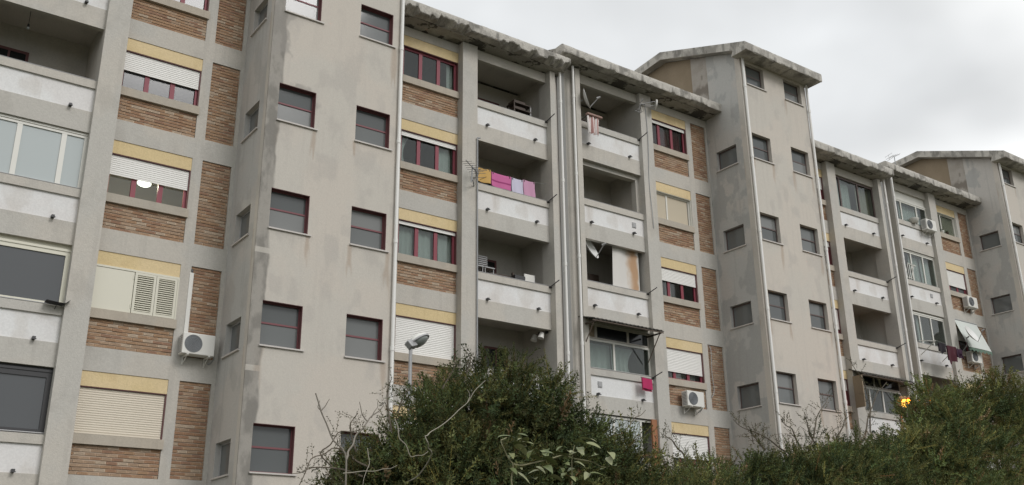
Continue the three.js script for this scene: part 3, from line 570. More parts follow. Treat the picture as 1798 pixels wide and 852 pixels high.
yagi('television_antenna', 'thin rooftop antenna where the middle and farthest roofs meet', [32.0, 17.35, -1.2], new THREE.Vector3(0.9, 0.35, 0.3), 0.7, 4, undefined, [[[0, 0, 0], [0, -0.9, 0]]]);
mesh('antenna_mast', [bar([5.78, 10.62, 0.32], [5.78, -3, 0.32], 0.022, 7), bar([5.78, 10.6, 0.32], [5.9, 10.64, 0.3], 0.025, 7)], M.greyPipe).userData = { label: 'thin grey conduit running down the pillar beside the open balconies', category: 'conduit' };

// laundry
const fabric = (r, g, b) => std({ color: lin(r, g, b), roughness: 1 });
{
  const y = 9.72, z = 0.0, ln = tube([[5.85, 9.78, 0.06], [6.6, 9.7, 0], [7.4, 9.68, 0], [8.35, 9.76, 0], [8.78, 9.8, 0.05]], 0.006, 5);
  mesh('clothes_line', ln, M.metal).userData = { label: 'thin clothes line with four bright towels across an open balcony', category: 'clothes line' };
  const T4 = [['yellow-orange towel with dark stripes, leftmost on the clothes line', 5.86, 6.5, 0.5, fabric(0.52, 0.33, 0.11)], ['deep pink towel with a dark middle stripe on the clothes line', 6.53, 7.32, 0.5, fabric(0.5, 0.13, 0.29)], ['pale lilac-white towel between two pink towels', 7.35, 7.8, 0.52, fabric(0.52, 0.5, 0.61)], ['light pink towel, rightmost on the clothes line', 7.83, 8.3, 0.6, fabric(0.5, 0.27, 0.39)]];
  T4.forEach(([label, x0, x1, h, m], i) => {
    const t = thing('towel', label, 'towel', [x0, y - (i === 0 ? -0.03 : i === 3 ? -0.02 : 0.02), 0.0], 'towels on the balcony clothes line'), w = x1 - x0;
    const wav = (s, k) => 0.018 * Math.sin(s * 9 + i * 2) * k;
    smooth('front_fall', smoothNormals(cloth((s, v) => [s * w + 0.01 * Math.sin(v * 5 + i), -v * h + 0.012 - 0.02 * Math.sin(s * Math.PI), 0.012 + wav(s, v) + 0.02 * v], 18, 10)), m, t);
    smooth('back_fall', smoothNormals(cloth((s, v) => [s * w, -v * h * 0.85 + 0.012 - 0.02 * Math.sin(s * Math.PI), -0.012 + wav(s, v) - 0.03 * v], 18, 10)), m, t);
    if (i === 1) mesh('stripe', cloth((s, v) => [s * w, -h * 0.5 - v * 0.05 - 0.02 * Math.sin(s * Math.PI), 0.0185 + wav(s, 0.5 + v * 0.1) + 0.02 * 0.5], 18, 1), fabric(0.3, 0.05, 0.16), t);
    if (i === 0) mesh('stripe', [cloth((s, v) => [0.06 + 0.14 * s + v * 0.03, -0.38 + 0.33 * s, 0.026 + wav((0.06 + 0.14 * s) / w, 0.5)], 6, 1), cloth((s, v) => [0.2 + 0.26 * s, -0.43 + 0.16 * s - v * 0.03, 0.03 + wav((0.2 + 0.26 * s) / w, 0.7)], 6, 1)], fabric(0.24, 0.15, 0.04), t);
    for (const f of [0.08, 0.92]) mesh('peg', bx(w * f - 0.01, w * f + 0.01, -0.06, 0.04, -0.012, 0.03), M.darkWood, t);
  });
}
{ // striped towel over the parapet
  const t = thing('striped_towel', 'striped pink and white towel hanging over the parapet below the edge-on dish', 'towel', [10.3, 12.62, 0.5]);
  const fall = (v) => (v < 0.2 ? [0.0 - 0.04 * Math.sin(v * 15.7), -0.2 + v * 1.6] : [0.0, -(v - 0.2) * 0.87]);
  const n = 9, cols = [fabric(0.66, 0.62, 0.6), fabric(0.42, 0.24, 0.22)];
  for (let i = 0; i < n; i++) smooth('stripe', smoothNormals(cloth((s, v) => { const u = (i + s) / n, b = 0.05 * Math.sin(u * 17) * (0.4 + v); return [u * (0.58 - 0.08 * v), 0.06 - v * 0.74 + 0.1 * Math.sin(u * 3) * v * 0.3, b + 0.03 * v + 0.02]; }, 4, 12)), cols[i % 2], t);
  mesh('fold', rbx(-0.02, 0.68, 0.04, 0.13, -0.05, 0.1, 0.035, 3), fabric(0.3, 0.2, 0.17), t);
  mesh('hanging_bar', [bar([0.0, 0.06, 0.06], [0.62, 0.06, 0.06], 0.014), bar([0.05, 0.06, 0.06], [0.05, 0.02, -0.36], 0.014), bar([0.57, 0.06, 0.06], [0.57, 0.02, -0.36], 0.014)], M.darkMetal, t);
}
{ // red cloth
  const t = thing('red_cloth', 'bright crimson cloth hanging at the corner of the glazed balcony', 'cloth', [12.42, 3.5, 0.34]);
  smooth('front_fall', smoothNormals(cloth((s, v) => [s * 0.44, -v * 0.36 - 0.03 * s, 0.02 + 0.02 * Math.sin(s * 8) * v], 14, 8)), fabric(0.42, 0.03, 0.11), t);
  smooth('back_fall', smoothNormals(cloth((s, v) => [s * 0.44, -v * 0.42 - 0.03 * s, -0.03 + 0.02 * Math.sin(s * 7 + 1) * v], 14, 8)), fabric(0.42, 0.07, 0.13), t);
  mesh('hanging_bar', bar([-0.05, 0.01, 0], [0.55, -0.02, 0], 0.012), M.darkMetal, t);
}
{ // dark laundry on the folding arms of the farthest block
  const [ox, oy, oz] = atB(b3, -8.4, 6.05, 0.14);
  const rk = thing('drying_rack', 'white folding drying rack sticking out from the glazed balcony of the farthest block', 'drying rack', [ox, oy, oz]);
  mesh('arm', bar([0.1, 0.15, 0], [0.1, -0.02, 0.8], 0.022), M.whiteFrame, rk); mesh('arm', bar([1.75, 0.05, 0], [1.75, -0.1, 0.8], 0.022), M.whiteFrame, rk);
  mesh('brace', bar([0.1, -0.5, 0.0], [0.1, -0.05, 0.75], 0.02), M.whiteFrame, rk); mesh('brace', bar([1.75, -0.6, 0.0], [1.75, -0.12, 0.75], 0.02), M.whiteFrame, rk);
  for (const z of [0.35, 0.55, 0.78]) mesh('line', bar([0.05, 0.02, z], [2.1, -0.12, z], 0.008, 5), M.metal, rk);
  const items = [[0.3, 0.6, 0.5, 'black top hanging on the white drying rack of the farthest block', [0.018, 0.014, 0.018]], [0.95, 0.75, 0.85, 'dark maroon garment hanging in the middle of the drying rack', [0.06, 0.012, 0.02]], [1.7, 0.45, 0.5, 'dark violet cloth at the right end of the drying rack', [0.035, 0.012, 0.03]]];
  items.forEach(([x, w, h, label, c], i) => { const t = thing('garment', label, 'clothing', [ox + x, oy - 0.04 - x * 0.07, oz + 0.78]); const m = fabric(...c); smooth('front_fall', smoothNormals(cloth((s, v) => [s * w + 0.05 * Math.sin(v * 6 + i) * v, -v * h * (0.75 + 0.3 * Math.sin(s * 5 + i)), 0.02 + 0.04 * Math.sin(s * 11 + i) * v], 20, 10)), m, t); smooth('back_fall', smoothNormals(cloth((s, v) => [s * w, -v * h * 0.8, -0.02 + 0.03 * Math.sin(s * 9) * v], 16, 8)), m, t); });
}
// awnings
function sheetAwning(label, b, x0, x1, y0, y1, z1) { // corrugated sheet on struts, from (y0, z=.12) down to (y1, z1)
  const t = thing('awning', label, 'awning', atB(b, 0, 0, 0)), pos = [], n = 90, th = 0.03;
  const P = (i, k, o) => { const x = lerp(x0, x1, i / n), w = 0.018 * Math.sin(i * 1.25), sag = 0.03 * (noise2(x * 2, 3.3) - 0.5); return [x, lerp(y0, y1, k) + w + o + sag * k, lerp(0.115, z1, k)]; };
  const q = (a, b_, c, d) => pos.push(...a, ...b_, ...c, ...a, ...c, ...d);
  for (let i = 0; i < n; i++) { q(P(i, 0, th), P(i, 1, th), P(i + 1, 1, th), P(i + 1, 0, th)); q(P(i, 0, 0), P(i + 1, 0, 0), P(i + 1, 1, 0), P(i, 1, 0)); q(P(i, 1, 0), P(i + 1, 1, 0), P(i + 1, 1, th), P(i, 1, th)); }
  for (const i of [0, n]) q(P(i, 0, 0), P(i, 1, 0), P(i, 1, th), P(i, 0, th));
  const g = new THREE.BufferGeometry(); g.setAttribute('position', new THREE.Float32BufferAttribute(pos, 3)); mesh('sheet', g, M.awning, t);
  for (const x of [x0 + 0.1, x1 - 0.12]) { mesh('strut', bar([x, y1 - 0.95, 0.14], [x, y1 - 0.02, z1 - 0.06], 0.018), M.rust, t); mesh('rafter', bx(x - 0.02, x + 0.02, y1 - 0.08, y1 - 0.03, 0.12, z1 - 0.02), M.darkWood, t); }
  mesh('edge_bar', bar([x0, y1 - 0.035, z1 - 0.03], [x1, y1 - 0.035, z1 - 0.03], 0.02), M.rust, t);
  return t;
}
sheetAwning('long grey sheet awning over the glazed balcony of the middle block with the crimson cloth', b2, -9.05, -5.9, 4.78, 4.56, 0.88);
sheetAwning('grey sheet awning low on the right of the middle block, just above the bushes', b2, 5.2, 8.75, 4.72, 4.45, 0.75);
{ // fixed side panels and post near the ground
  mesh('side_panel', bx(5.14, 5.2, 3.12, 4.4, 0.29, 0.72), M.tan, b2); mesh('timber_post', bx(-6.06, -5.83, 0.12, 1.66, 0.13, 0.2), M.wood, b2);
}
{ // slanting cloth awning of the farthest block
  const t = thing('cloth_awning', 'pale green-white cloth awning slanting out over a window of the farthest block', 'awning', atB(b3, 0, 0, 0));
  smooth('canvas', smoothNormals(cloth((s, v) => [lerp(-4.95, -3.0, s) + 0.05 * v, lerp(7.75, 6.3, v), lerp(0.05, 0.55, v) + 0.03 * Math.sin(s * 3.1) * v], 16, 12, 0.008)), fabric(0.56, 0.59, 0.56), t);
  smooth('valance', smoothNormals(cloth((s, v) => [lerp(-4.9, -2.95, s), 6.29 - v * (0.14 + 0.04 * Math.sin(s * 40)), 0.56], 50, 2, 0.008)), fabric(0.13, 0.19, 0.15), t);
  mesh('arm', bar([-4.9, 6.6, 0.03], [-4.9, 6.29, 0.53], 0.016), M.darkMetal, t); mesh('arm', bar([-2.95, 6.6, 0.03], [-2.95, 6.29, 0.53], 0.016), M.darkMetal, t); mesh('roller', bar([-4.97, 7.76, 0.05], [-2.98, 7.76, 0.05], 0.035, 10), M.greyFrame, t);
}
// odds and ends on the balconies
{
  const t = thing('hanging_bulb', 'bare bulb on a short cord under an open balcony ceiling, leftmost column', 'lamp', [-7.5, 10.5, -0.6]);
  mesh('cord', bar([0, 0.08, 0], [0, 0.64, 0], 0.008, 5), M.darkMetal, t); mesh('socket', new THREE.CylinderGeometry(0.025, 0.03, 0.08, 10).translate(0, 0.05, 0), M.darkMetal, t); smooth('bulb', new THREE.SphereGeometry(0.04, 14, 10).translate(0, -0.02, 0), M.milk, t);
}
mesh('metal_flap', [cloth((s, v) => [lerp(-6.25, -5.72, s), 3.13 + 0.05 * Math.pow(Math.abs(s - 0.7), 1.5) + (s > 0.78 ? (s - 0.78) * 0.45 : 0), 0.12 + v * 0.3], 16, 3, 0.012), bar([-6.0, 3.02, 0.1], [-6.0, 3.12, 0.35], 0.01)], M.darkMetal).userData = { label: 'bent dark metal flap sticking out at the corner of the cream framed balcony glazing', category: 'metal sheet' };
{
  const t = thing('shelf_stand', 'dark stacked shelf stand in the open top balcony beneath the chipped cornice', 'shelf', [7.75, 11.2, -0.75]);
  for (const [x, z] of [[0, 0], [0.7, 0], [0, 0.4], [0.7, 0.4]]) mesh('leg', bx(x - 0.02, x + 0.02, 0, 1.62, z - 0.02, z + 0.02), x ? M.greyFrame : M.darkWood, t);
  for (const y of [0.85, 1.1, 1.35, 1.58]) mesh('shelf', [bx(-0.03, 0.73, y, y + 0.03, -0.03, 0.43), bx(0.02, 0.5, y + 0.031, y + 0.13, 0.02, 0.38)], M.darkWood, t);
  const r = thing('drying_rack', 'thin pale drying rack behind the parapet of the top balcony', 'drying rack', [6.0, 11.2, -0.3]);
  for (let i = 0; i < 5; i++) mesh('line', bar([0.05, 1.25 + i * 0.015, -0.1 - i * 0.1], [1.75, 1.2 + i * 0.015, -0.1 - i * 0.1], 0.008, 5), M.greyFrame, r);
  mesh('frame', [tube([[0.05, 1.25, -0.05], [0.05, 1.42, -0.15], [0.05, 1.32, -0.55]], 0.012), bar([1.75, 1.2, -0.05], [1.75, 1.27, -0.55], 0.012), bar([0.05, 1.25, -0.05], [1.0, 0, -0.5], 0.012), bar([1.75, 1.2, -0.05], [0.8, 0, -0.5], 0.012)], M.greyFrame, r);
}
{
  const t = thing('plastic_chair_stack', 'pale stacked slatted chairs standing in the third balcony from the top', 'chairs', [6.1, 5.14, -0.75]);
  for (let k = 0; k < 2; k++) { const s = []; for (let i = 0; i < 6; i++) s.push(rbx(k * 0.42, k * 0.42 + 0.36, 1.55 + i * 0.065 - k * 0.02, 1.59 + i * 0.065 - k * 0.02, -0.02, 0.02, 0.008)); mesh('backrest', s, M.greyFrame, t); mesh('seat', rbx(k * 0.42, k * 0.42 + 0.38, 1.36, 1.4, 0, 0.42, 0.01), M.greyFrame, t); for (const [x, z] of [[0.02, 0.02], [0.34, 0.02], [0.02, 0.38], [0.34, 0.38]]) mesh('leg', bar([x + k * 0.42, 0, z], [x + k * 0.42, 1.37, z], 0.018), M.greyFrame, t); }
  const b = thing('wooden_rack', 'reddish-brown slatted wooden rack leaning inside the third balcony from the top', 'rack', [6.45, 5.14, -0.45]);
  for (let i = 0; i < 5; i++) mesh('slat', bx(0, 1.35, 0.7 + i * 0.14, 0.77 + i * 0.14, -0.02 - i * 0.03, 0.01 - i * 0.03), i % 2 ? M.wood : M.darkWood, b);
  mesh('upright', bx(0.05, 0.1, 0, 1.45, -0.1, -0.03), M.darkWood, b); mesh('upright', bx(1.25, 1.3, 0, 1.45, -0.1, -0.03), M.darkWood, b);
}
{
  const t = thing('spotlight', 'white wall spotlight in the lowest visible open balcony, nearer the room', 'lamp', [8.55, 4.5, -0.5]);
  const mk = (t) => { smooth('shade', toCreasedNormals(new THREE.CylinderGeometry(0.07, 0.11, 0.2, 16).rotateZ(-0.3), 0.6), M.acWhite, t); mesh('arm', bar([0.02, 0.1, 0], [0.2, 0.16, 0], 0.012, 6), M.darkMetal, t); mesh('base', bx(0.2, 0.25, 0.1, 0.22, -0.05, 0.05), M.darkMetal, t); };
  mk(t); const u = t.clone(); u.name = numbered('spotlight'); u.position.z = -0.12; u.userData = { ...t.userData, label: 'white wall spotlight in the lowest visible open balcony, nearer the parapet' }; scene.add(u);
}
{
  const t = thing('white_rack', 'white slatted rack leaning in the second glazed balcony from the top of the farthest block', 'rack', atB(b3, -8.5, 9.2, 0.06));
  for (let i = 0; i < 4; i++) mesh('slat', bar([i * 0.16, 0, 0.0], [i * 0.16 + 0.25, 0.75, 0.1], 0.02, 6), M.whiteFrame, t);
  mesh('rail', bar([-0.05, 0.06, 0], [0.6, 0.06, 0], 0.02), M.whiteFrame, t); mesh('rail', bar([0.2, 0.68, 0.1], [0.85, 0.68, 0.1], 0.02), M.whiteFrame, t);
}
[[-4.95, 0], [-4.5, 1], [-4.1, 2]].forEach(([x, i]) => { const t = thing('flower_pot', ['leftmost small flower pot', 'middle small flower pot', 'rightmost small flower pot'][i] + ' on the sill of the top white window of the farthest block', 'flower pot', atB(b3, x, 12.227, -0.02)); smooth('pot', new THREE.LatheGeometry([[0, 0], [0.06, 0], [0.085, 0.15], [0.075, 0.15], [0.07, 0.13], [0, 0.13]].map(([a, b]) => new THREE.Vector2(a, b)), 14), i === 1 ? M.acWhite : M.darkWood, t); const lv = []; for (let k = 0; k < 9; k++) lv.push(new THREE.ConeGeometry(0.018, 0.16, 4).translate(0, 0.08, 0).rotateX(0.6).rotateY(k * 0.7).translate(0, 0.13, 0)); mesh('foliage', lv, std({ color: lin(0.05, 0.08, 0.03) }), t); });
{
  const t = thing('plastic_basin', 'small white basin at the edge of the top glazed balcony of the farthest block', 'basin', atB(b3, -7.25, 12.13, 0.2));
  smooth('bowl', new THREE.LatheGeometry([[0, 0], [0.16, 0], [0.24, 0.2], [0.22, 0.2], [0.15, 0.02], [0, 0.02]].map(([a, b]) => new THREE.Vector2(a, b)), 20), M.acWhite, t); smooth('rim', new THREE.TorusGeometry(0.23, 0.012, 6, 24).rotateX(Math.PI / 2).translate(0, 0.2, 0), M.acWhite, t);
}
{
  const t = thing('cupboard', 'low dark brown cupboard in the balcony with the grey dish', 'cupboard', [11.0, 5.66, -1.15]);
  mesh('body', rbx(0, 0.95, 0, 1.75, -0.35, 0.05, 0.015), M.darkWood, t); for (const x of [0.02, 0.485]) { const d = mesh('door', rbx(x, x + 0.445, 0.05, 1.7, 0.051, 0.07, 0.006), M.darkWood, t); mesh('knob', new THREE.SphereGeometry(0.02, 8, 6).translate(x < 0.1 ? 0.43 : 0.52, 0.95, 0.09), M.metal, d); }
}
{
  const t = thing('black_crate', 'black crate beside the white panel in the third balcony from the top', 'crate', [7.55, 6.1, -0.3]);
  mesh('body', [rbx(0, 0.42, 0, 0.03, -0.15, 0.15, 0.01), rbx(0, 0.02, 0, 0.3, -0.15, 0.15, 0.008), rbx(0.4, 0.42, 0, 0.3, -0.15, 0.15, 0.008), rbx(0, 0.42, 0, 0.3, -0.15, -0.13, 0.008), rbx(0, 0.42, 0, 0.3, 0.13, 0.15, 0.008)], M.blackFrame, t); mesh('stand', [bx(0.03, 0.06, -0.96, 0, -0.12, 0.12), bx(0.36, 0.39, -0.96, 0, -0.12, 0.12)], M.darkMetal, t);
  const p = thing('folding_screen', 'pale upright screen standing at the right end of the third balcony from the top', 'screen', [8.1, 5.14, -0.4]); mesh('sheet', rbx(0, 0.42, 0, 1.45, -0.02, 0.02, 0.008), M.acWhite, p); mesh('edge', bx(0.421, 0.44, 0, 1.45, -0.02, 0.02), M.greyFrame, p);
}
// vent plates on the parapets, loose cables on the pillars
for (const [b, x, y] of [[b2, -6.28, 8.62], [b2, -8.2, 2.62], [b3, -6.6, 8.62]]) mesh('vent_plate', [rbx(x - 0.09, x + 0.09, y - 0.1, y + 0.1, 0.06, 0.11, 0.01), bx(x - 0.06, x + 0.06, y - 0.07, y + 0.07, 0.108, 0.116)], M.greyFrame, b);
mesh('loose_cable', tube([[-5.55, 13.6, 0.28], [-5.52, 12.2, 0.3], [-5.58, 10.4, 0.28], [-5.53, 9.0, 0.31], [-5.5, 8.6, 0.28]], 0.012, 5), M.greyPipe, b2);
mesh('loose_cable', tube([[-2.78, 4.7, -0.05], [-2.76, 4.6, 0.02], [-2.79, 3.6, 0.03], [-2.74, 3.0, 0.02], [-2.9, 2.75, 0.05]], 0.014, 5), M.greyFrame, b2);
{ // rust-stained screen in the balcony above the awning
  const t = thing('wind_screen', 'pale screen panel with a rust-brown edge in the balcony above the long awning', 'screen', [11.75, 6.6, -0.14]);
  const sc = dataTex(128, 256, (u, v) => mix([206, 203, 198], [168, 128, 92], 0.8 * step(0.5, 0.8, u + 0.22 * (fbm2(u * 6, v * 5, 0, 0, 5, 402) - 0.5)) * step(1.02, 0.9, u + 0.1 * noise2(v * 9, 1))));
  const g = cloth((s, v) => [0.1 * (1 - v) * (1 - s) + lerp(-0.05, 1.2, s), 1.62 - v * 1.95, 0.03 * Math.sin(s * 7 + v)], 20, 14, 0.01); const m = mesh('sheet', g, std({ map: fitTex(sc, 1 / 1.3, 1 / 1.8, 0.03, 0.2) }), t);
  mesh('pole', [bar([1.24, -0.4, 0], [1.24, 1.64, 0], 0.02), bar([-0.05, 1.63, 0], [1.24, 1.63, 0], 0.015)], M.whiteFrame, t);
}
{ // lit lamp behind the half-drawn window
  const t = thing('ceiling_lamp', 'bright lit lamp behind the window under a half-drawn shutter', 'lamp', [-4.14, 6.97, -0.68]);
  const glow = new THREE.MeshStandardMaterial({ color: 0xffffff, emissive: new THREE.Color(1, 0.96, 0.85), emissiveIntensity: 5 });
  smooth('globe', new THREE.SphereGeometry(0.13, 20, 14).scale(1.4, 0.75, 1), glow, t); mesh('stem', bar([0, 0.08, 0], [0, 0.75, 0], 0.012, 6), M.darkMetal, t);
  const l = new THREE.PointLight(0xfff0d8, 4, 6, 2); l.castShadow = true; t.add(l);
}

// ------------------------------------------------------------------ street lamps
{
  const [x, y, z] = [-2.03, 0.66, 10], base = gy(x, z), t = thing('street_lamp', 'grey street lamp with an unlit oval head in front of the closed white shutter', 'street lamp', [x, base, z]), h = y - base;
  mesh('pole', toCreasedNormals(new THREE.CylinderGeometry(0.03, 0.046, h, 12).translate(0, h / 2, 0), 0.6), M.metal, t);
  const head = part('lamp_head', t); head.position.set(0, h, 0); head.rotation.set(-0.55, 0.15, 0.42, 'YXZ');
  smooth('housing', new THREE.SphereGeometry(0.5, 28, 14, 0, Math.PI * 2, 0, Math.PI * 0.52).scale(0.48, 0.24, 0.36).translate(0.27, 0.03, 0), std({ color: lin(0.6, 0.6, 0.56), roughness: 0.45 }), head);
  smooth('lens', new THREE.SphereGeometry(0.5, 28, 14, 0, Math.PI * 2, Math.PI * 0.5, Math.PI * 0.5).scale(0.42, 0.16, 0.31).translate(0.28, 0.028, 0), std({ color: lin(0.22, 0.24, 0.23), roughness: 0.2 }), head);
  mesh('rim', new THREE.TorusGeometry(0.5, 0.03, 8, 36).rotateX(Math.PI / 2).scale(0.475, 0.6, 0.355).translate(0.27, 0.028, 0), M.greyFrame, head);
  mesh('collar', rbx(-0.07, 0.1, -0.07, 0.08, -0.06, 0.06, 0.02), M.metal, head);
}
{
  const [x, y, z] = [22.9, 3.25, 3], base = gy(x, z), t = thing('street_lamp', 'slim street lamp glowing orange above the bushes on the right', 'street lamp', [x, base, z]), h = y - base;
  mesh('pole', new THREE.CylinderGeometry(0.05, 0.07, h, 12).translate(0, h / 2, 0), std({ color: lin(0.42, 0.3, 0.24) }), t);
  const head = part('lamp_head', t); head.position.set(0.25, h + 0.02, 0.1);
  const glow = new THREE.MeshStandardMaterial({ color: lin(0.9, 0.5, 0.1), emissive: new THREE.Color(1, 0.5, 0.07), emissiveIntensity: 2.4 });
  for (const [dx, dy, dz, r] of [[-0.13, -0.04, 0.05, 0.13], [0.14, 0.09, 0, 0.14], [-0.02, 0.12, 0.02, 0.09], [0.03, -0.1, 0.06, 0.1]]) smooth('glowing_lens', new THREE.SphereGeometry(r, 18, 12).translate(dx, dy, dz), glow, head);
  smooth('housing', new THREE.SphereGeometry(0.3, 20, 10, 0, Math.PI * 2, 0, Math.PI * 0.5).scale(1, 0.6, 0.8).translate(0, 0.1, -0.02), std({ color: lin(0.35, 0.2, 0.1) }), head);
  mesh('arm', bar([-0.25, -0.06, -0.1], [-0.05, 0.02, -0.02], 0.03), M.metal, head);
  const l = new THREE.PointLight(0xff8a20, 3, 8, 2); l.position.set(0.25, h + 0.05, 0.45); l.castShadow = true; t.add(l);
}

// ------------------------------------------------------------------ vegetation
const leafMat = new THREE.MeshPhysicalMaterial({ color: 0xffffff, roughness: 1, specularIntensity: 0.25, transmission: 0.25, thickness: 0, vertexColors: true, side: THREE.DoubleSide });
function sprayGeo(seed, n, L, leaf, wid) { // a twig along +y with leaves round it
  const r = rng(seed), pos = [], col = [], q = new THREE.Quaternion(), e = new THREE.Euler();
  const add = (p, d, up, l, w, c) => {
    const side = new THREE.Vector3().crossVectors(d, up).normalize(), P = (a, b, k) => p.clone().addScaledVector(d, a * l).addScaledVector(side, b * w).addScaledVector(up, k * w);
    const A = P(0, 0, 0), Bq = P(0.45, 0.5, 0.18), C = P(1, 0, -0.1), D = P(0.45, -0.5, 0.18);
    for (const t of [[A, Bq, C], [A, C, D]]) for (const v of t) { pos.push(v.x, v.y, v.z); col.push(...c); }
  };
  for (let i = 0; i < n; i++) {
    const y = L * (0.08 + 0.92 * (i + r()) / n), a = i * 2.4 + r() * 0.8, el = 0.35 + r() * 0.7, d = new THREE.Vector3(Math.cos(a) * Math.cos(el), Math.sin(el), Math.sin(a) * Math.cos(el));
    const off = new THREE.Vector3((r() - 0.5) * 0.1 * L, y, (r() - 0.5) * 0.1 * L), up = new THREE.Vector3(r() - 0.5, 1, r() - 0.5).cross(d).normalize().cross(d).multiplyScalar(-1).normalize(), k = 0.75 + 0.5 * r();
    add(off, d, up, leaf * (0.7 + 0.6 * r()), wid * (0.8 + 0.4 * r()), [k, k, k * (0.85 + 0.3 * r())]);
  }
  const tw = new THREE.CylinderGeometry(0.003, 0.005, L, 3).translate(0, L / 2, 0).toNonIndexed(), p = tw.attributes.position; for (let i = 0; i < p.count; i++) { pos.push(p.getX(i), p.getY(i), p.getZ(i)); col.push(1.6, 1.2, 0.9); }
  const g = new THREE.BufferGeometry(); g.setAttribute('position', new THREE.Float32BufferAttribute(pos, 3)); g.setAttribute('color', new THREE.Float32BufferAttribute(col, 3)); g.computeVertexNormals(); return g;
}
const sprays = [sprayGeo(1, 18, 0.3, 0.05, 0.023), sprayGeo(2, 22, 0.36, 0.042, 0.019), sprayGeo(3, 14, 0.24, 0.06, 0.027)];
const sparse = [sprayGeo(7, 9, 0.4, 0.05, 0.028)];
function crown(parent, name, geos, places, seed) { // places: {p, d, s, c}
  const r = rng(seed), by = geos.map(() => []); for (const q of places) by[Math.floor(r() * geos.length)].push(q);
  const Y = new THREE.Vector3(0, 1, 0), m = new THREE.Matrix4(), qa = new THREE.Quaternion(), qb = new THREE.Quaternion();
  geos.forEach((g, i) => {
    if (!by[i].length) return; const im = new THREE.InstancedMesh(g, leafMat, by[i].length); im.name = name; im.userData.kind = 'stuff'; im.castShadow = im.receiveShadow = true;
    by[i].forEach((q, k) => { qa.setFromUnitVectors(Y, q.d); qb.setFromAxisAngle(Y, r() * 6.28); m.compose(q.p, qa.multiply(qb), new THREE.Vector3(q.s, q.s, q.s)); im.setMatrixAt(k, m); im.setColorAt(k, q.c); });
    parent.add(im);
  });
}
// lumpy bush: outline of top heights along x, centre line z0, half depth D
function bushPlaces(outline, z0, D, yb, n, seed, o = {}) {
  const r = rng(seed), P = [], x0 = outline[0][0], x1 = outline[outline.length - 1][0];
  const top = (x) => { for (let i = 0; i < outline.length - 1; i++) if (x <= outline[i + 1][0]) return lerp(outline[i][1], outline[i + 1][1], (x - outline[i][0]) / (outline[i + 1][0] - outline[i][0])); return outline[outline.length - 1][1]; };
  for (let i = 0; i < n; i++) {
    const x = lerp(x0, x1, r()), zc = typeof z0 === 'function' ? z0(x) : z0, base = yb(x, zc), h = Math.max(0.4, top(x) - base), d = D * (o.round ? Math.sqrt(Math.max(0.1, 1 - ((x - (x0 + x1) / 2) / ((x1 - x0) / 2)) ** 2 * 0.75)) : 1);
    let ph = r() < 0.78 ? 0.35 + r() * 1.9 : -0.25 + r() * 0.8; // from the viewer's side (0) over the top (pi/2) to the back
    const lump = fbm3(x * 1.1 * (o.lf ?? 1), ph * 2.4 + seed, h * 0.2, 4, seed), rad = (0.74 + 0.5 * (lump - 0.28)) * (1 - 0.4 * Math.pow(r(), 2.2));
    const nz = Math.cos(ph), ny = Math.sin(ph), p = new THREE.Vector3(x + (r() - 0.5) * 0.25, base + h * ny * rad * 1.06, zc + d * nz * rad);
    if (p.y < base - 0.2) continue;
    const dir = new THREE.Vector3((r() - 0.5) * 1.5, ny * 0.55 + 0.35 + (r() - 0.5) * 1.0, nz * 0.9 + (r() - 0.5) * 1.2).normalize();
    if (o.clump !== 0) { // a clump of sprays that fan out from one limb end
      const out = new THREE.Vector3((r() - 0.5) * 1.2, ny * 0.5 + 0.55 + (r() - 0.5) * 0.5, nz * 0.7 + (r() - 0.5) * 0.5).normalize(), kk = (o.k ?? 1) * (0.55 + 0.85 * r()), ts = 0.75 + 0.6 * r(), warm = r(), R0 = (o.s ?? 1) * (0.2 + 0.22 * r());
      const m = Math.round(14 + 14 * r());
      for (let j = 0; j < m; j++) {
        const d2 = out.clone().multiplyScalar(0.55).add(new THREE.Vector3(r() - 0.5, r() - 0.42, r() - 0.5).multiplyScalar(1.7)).normalize(), q = p.clone().addScaledVector(d2, R0 * Math.pow(r(), 0.6)), k = kk * (0.7 + 0.6 * r()), b = r() < 0.05 ? 1.8 : 1;
        const c = warm > 0.65 ? [0.112, 0.122, 0.045] : warm > 0.25 ? [0.08, 0.104, 0.038] : [0.06, 0.086, 0.035];
        P.push({ p: q, d: d2, s: (o.s ?? 1) * ts * (0.6 + 0.5 * r()), c: r() < 0.03 ? lin(0.16 * k, 0.115 * k, 0.06 * k) : lin(c[0] * k * b, c[1] * k * b, c[2] * k * b) });
      }
      continue;
    }
    const tone = fbm3(p.x * 1.3, p.y * 1.3, p.z * 1.3, 3, seed + 90), k = (o.k ?? 1) * (0.62 + 0.8 * r() * r());
    const c = tone > 0.52 ? [0.098, 0.102, 0.04] : [0.062, 0.072, 0.03], b = r() < 0.07 ? 1.9 : 1;
    P.push({ p, d: dir, s: (o.s ?? 1) * (0.75 + 0.55 * r()), c: lin(c[0] * k * b, c[1] * k * b, c[2] * k * b) });
  }
  return P;
}
function limbs(t, list, r0) { mesh('trunk', list.map((l) => taper(l, r0, 0.02, 7)), M.bark, t); }
const rel = (o, p) => p.map((q) => [q[0] - o[0], q[1] - o[1], q[2] - o[2]]);
function shift(P, o) { P.forEach((q) => { q.p.x -= o[0]; q.p.y -= o[1]; q.p.z -= o[2]; }); return P; }
const gBase = (x, z) => gy(x, z);
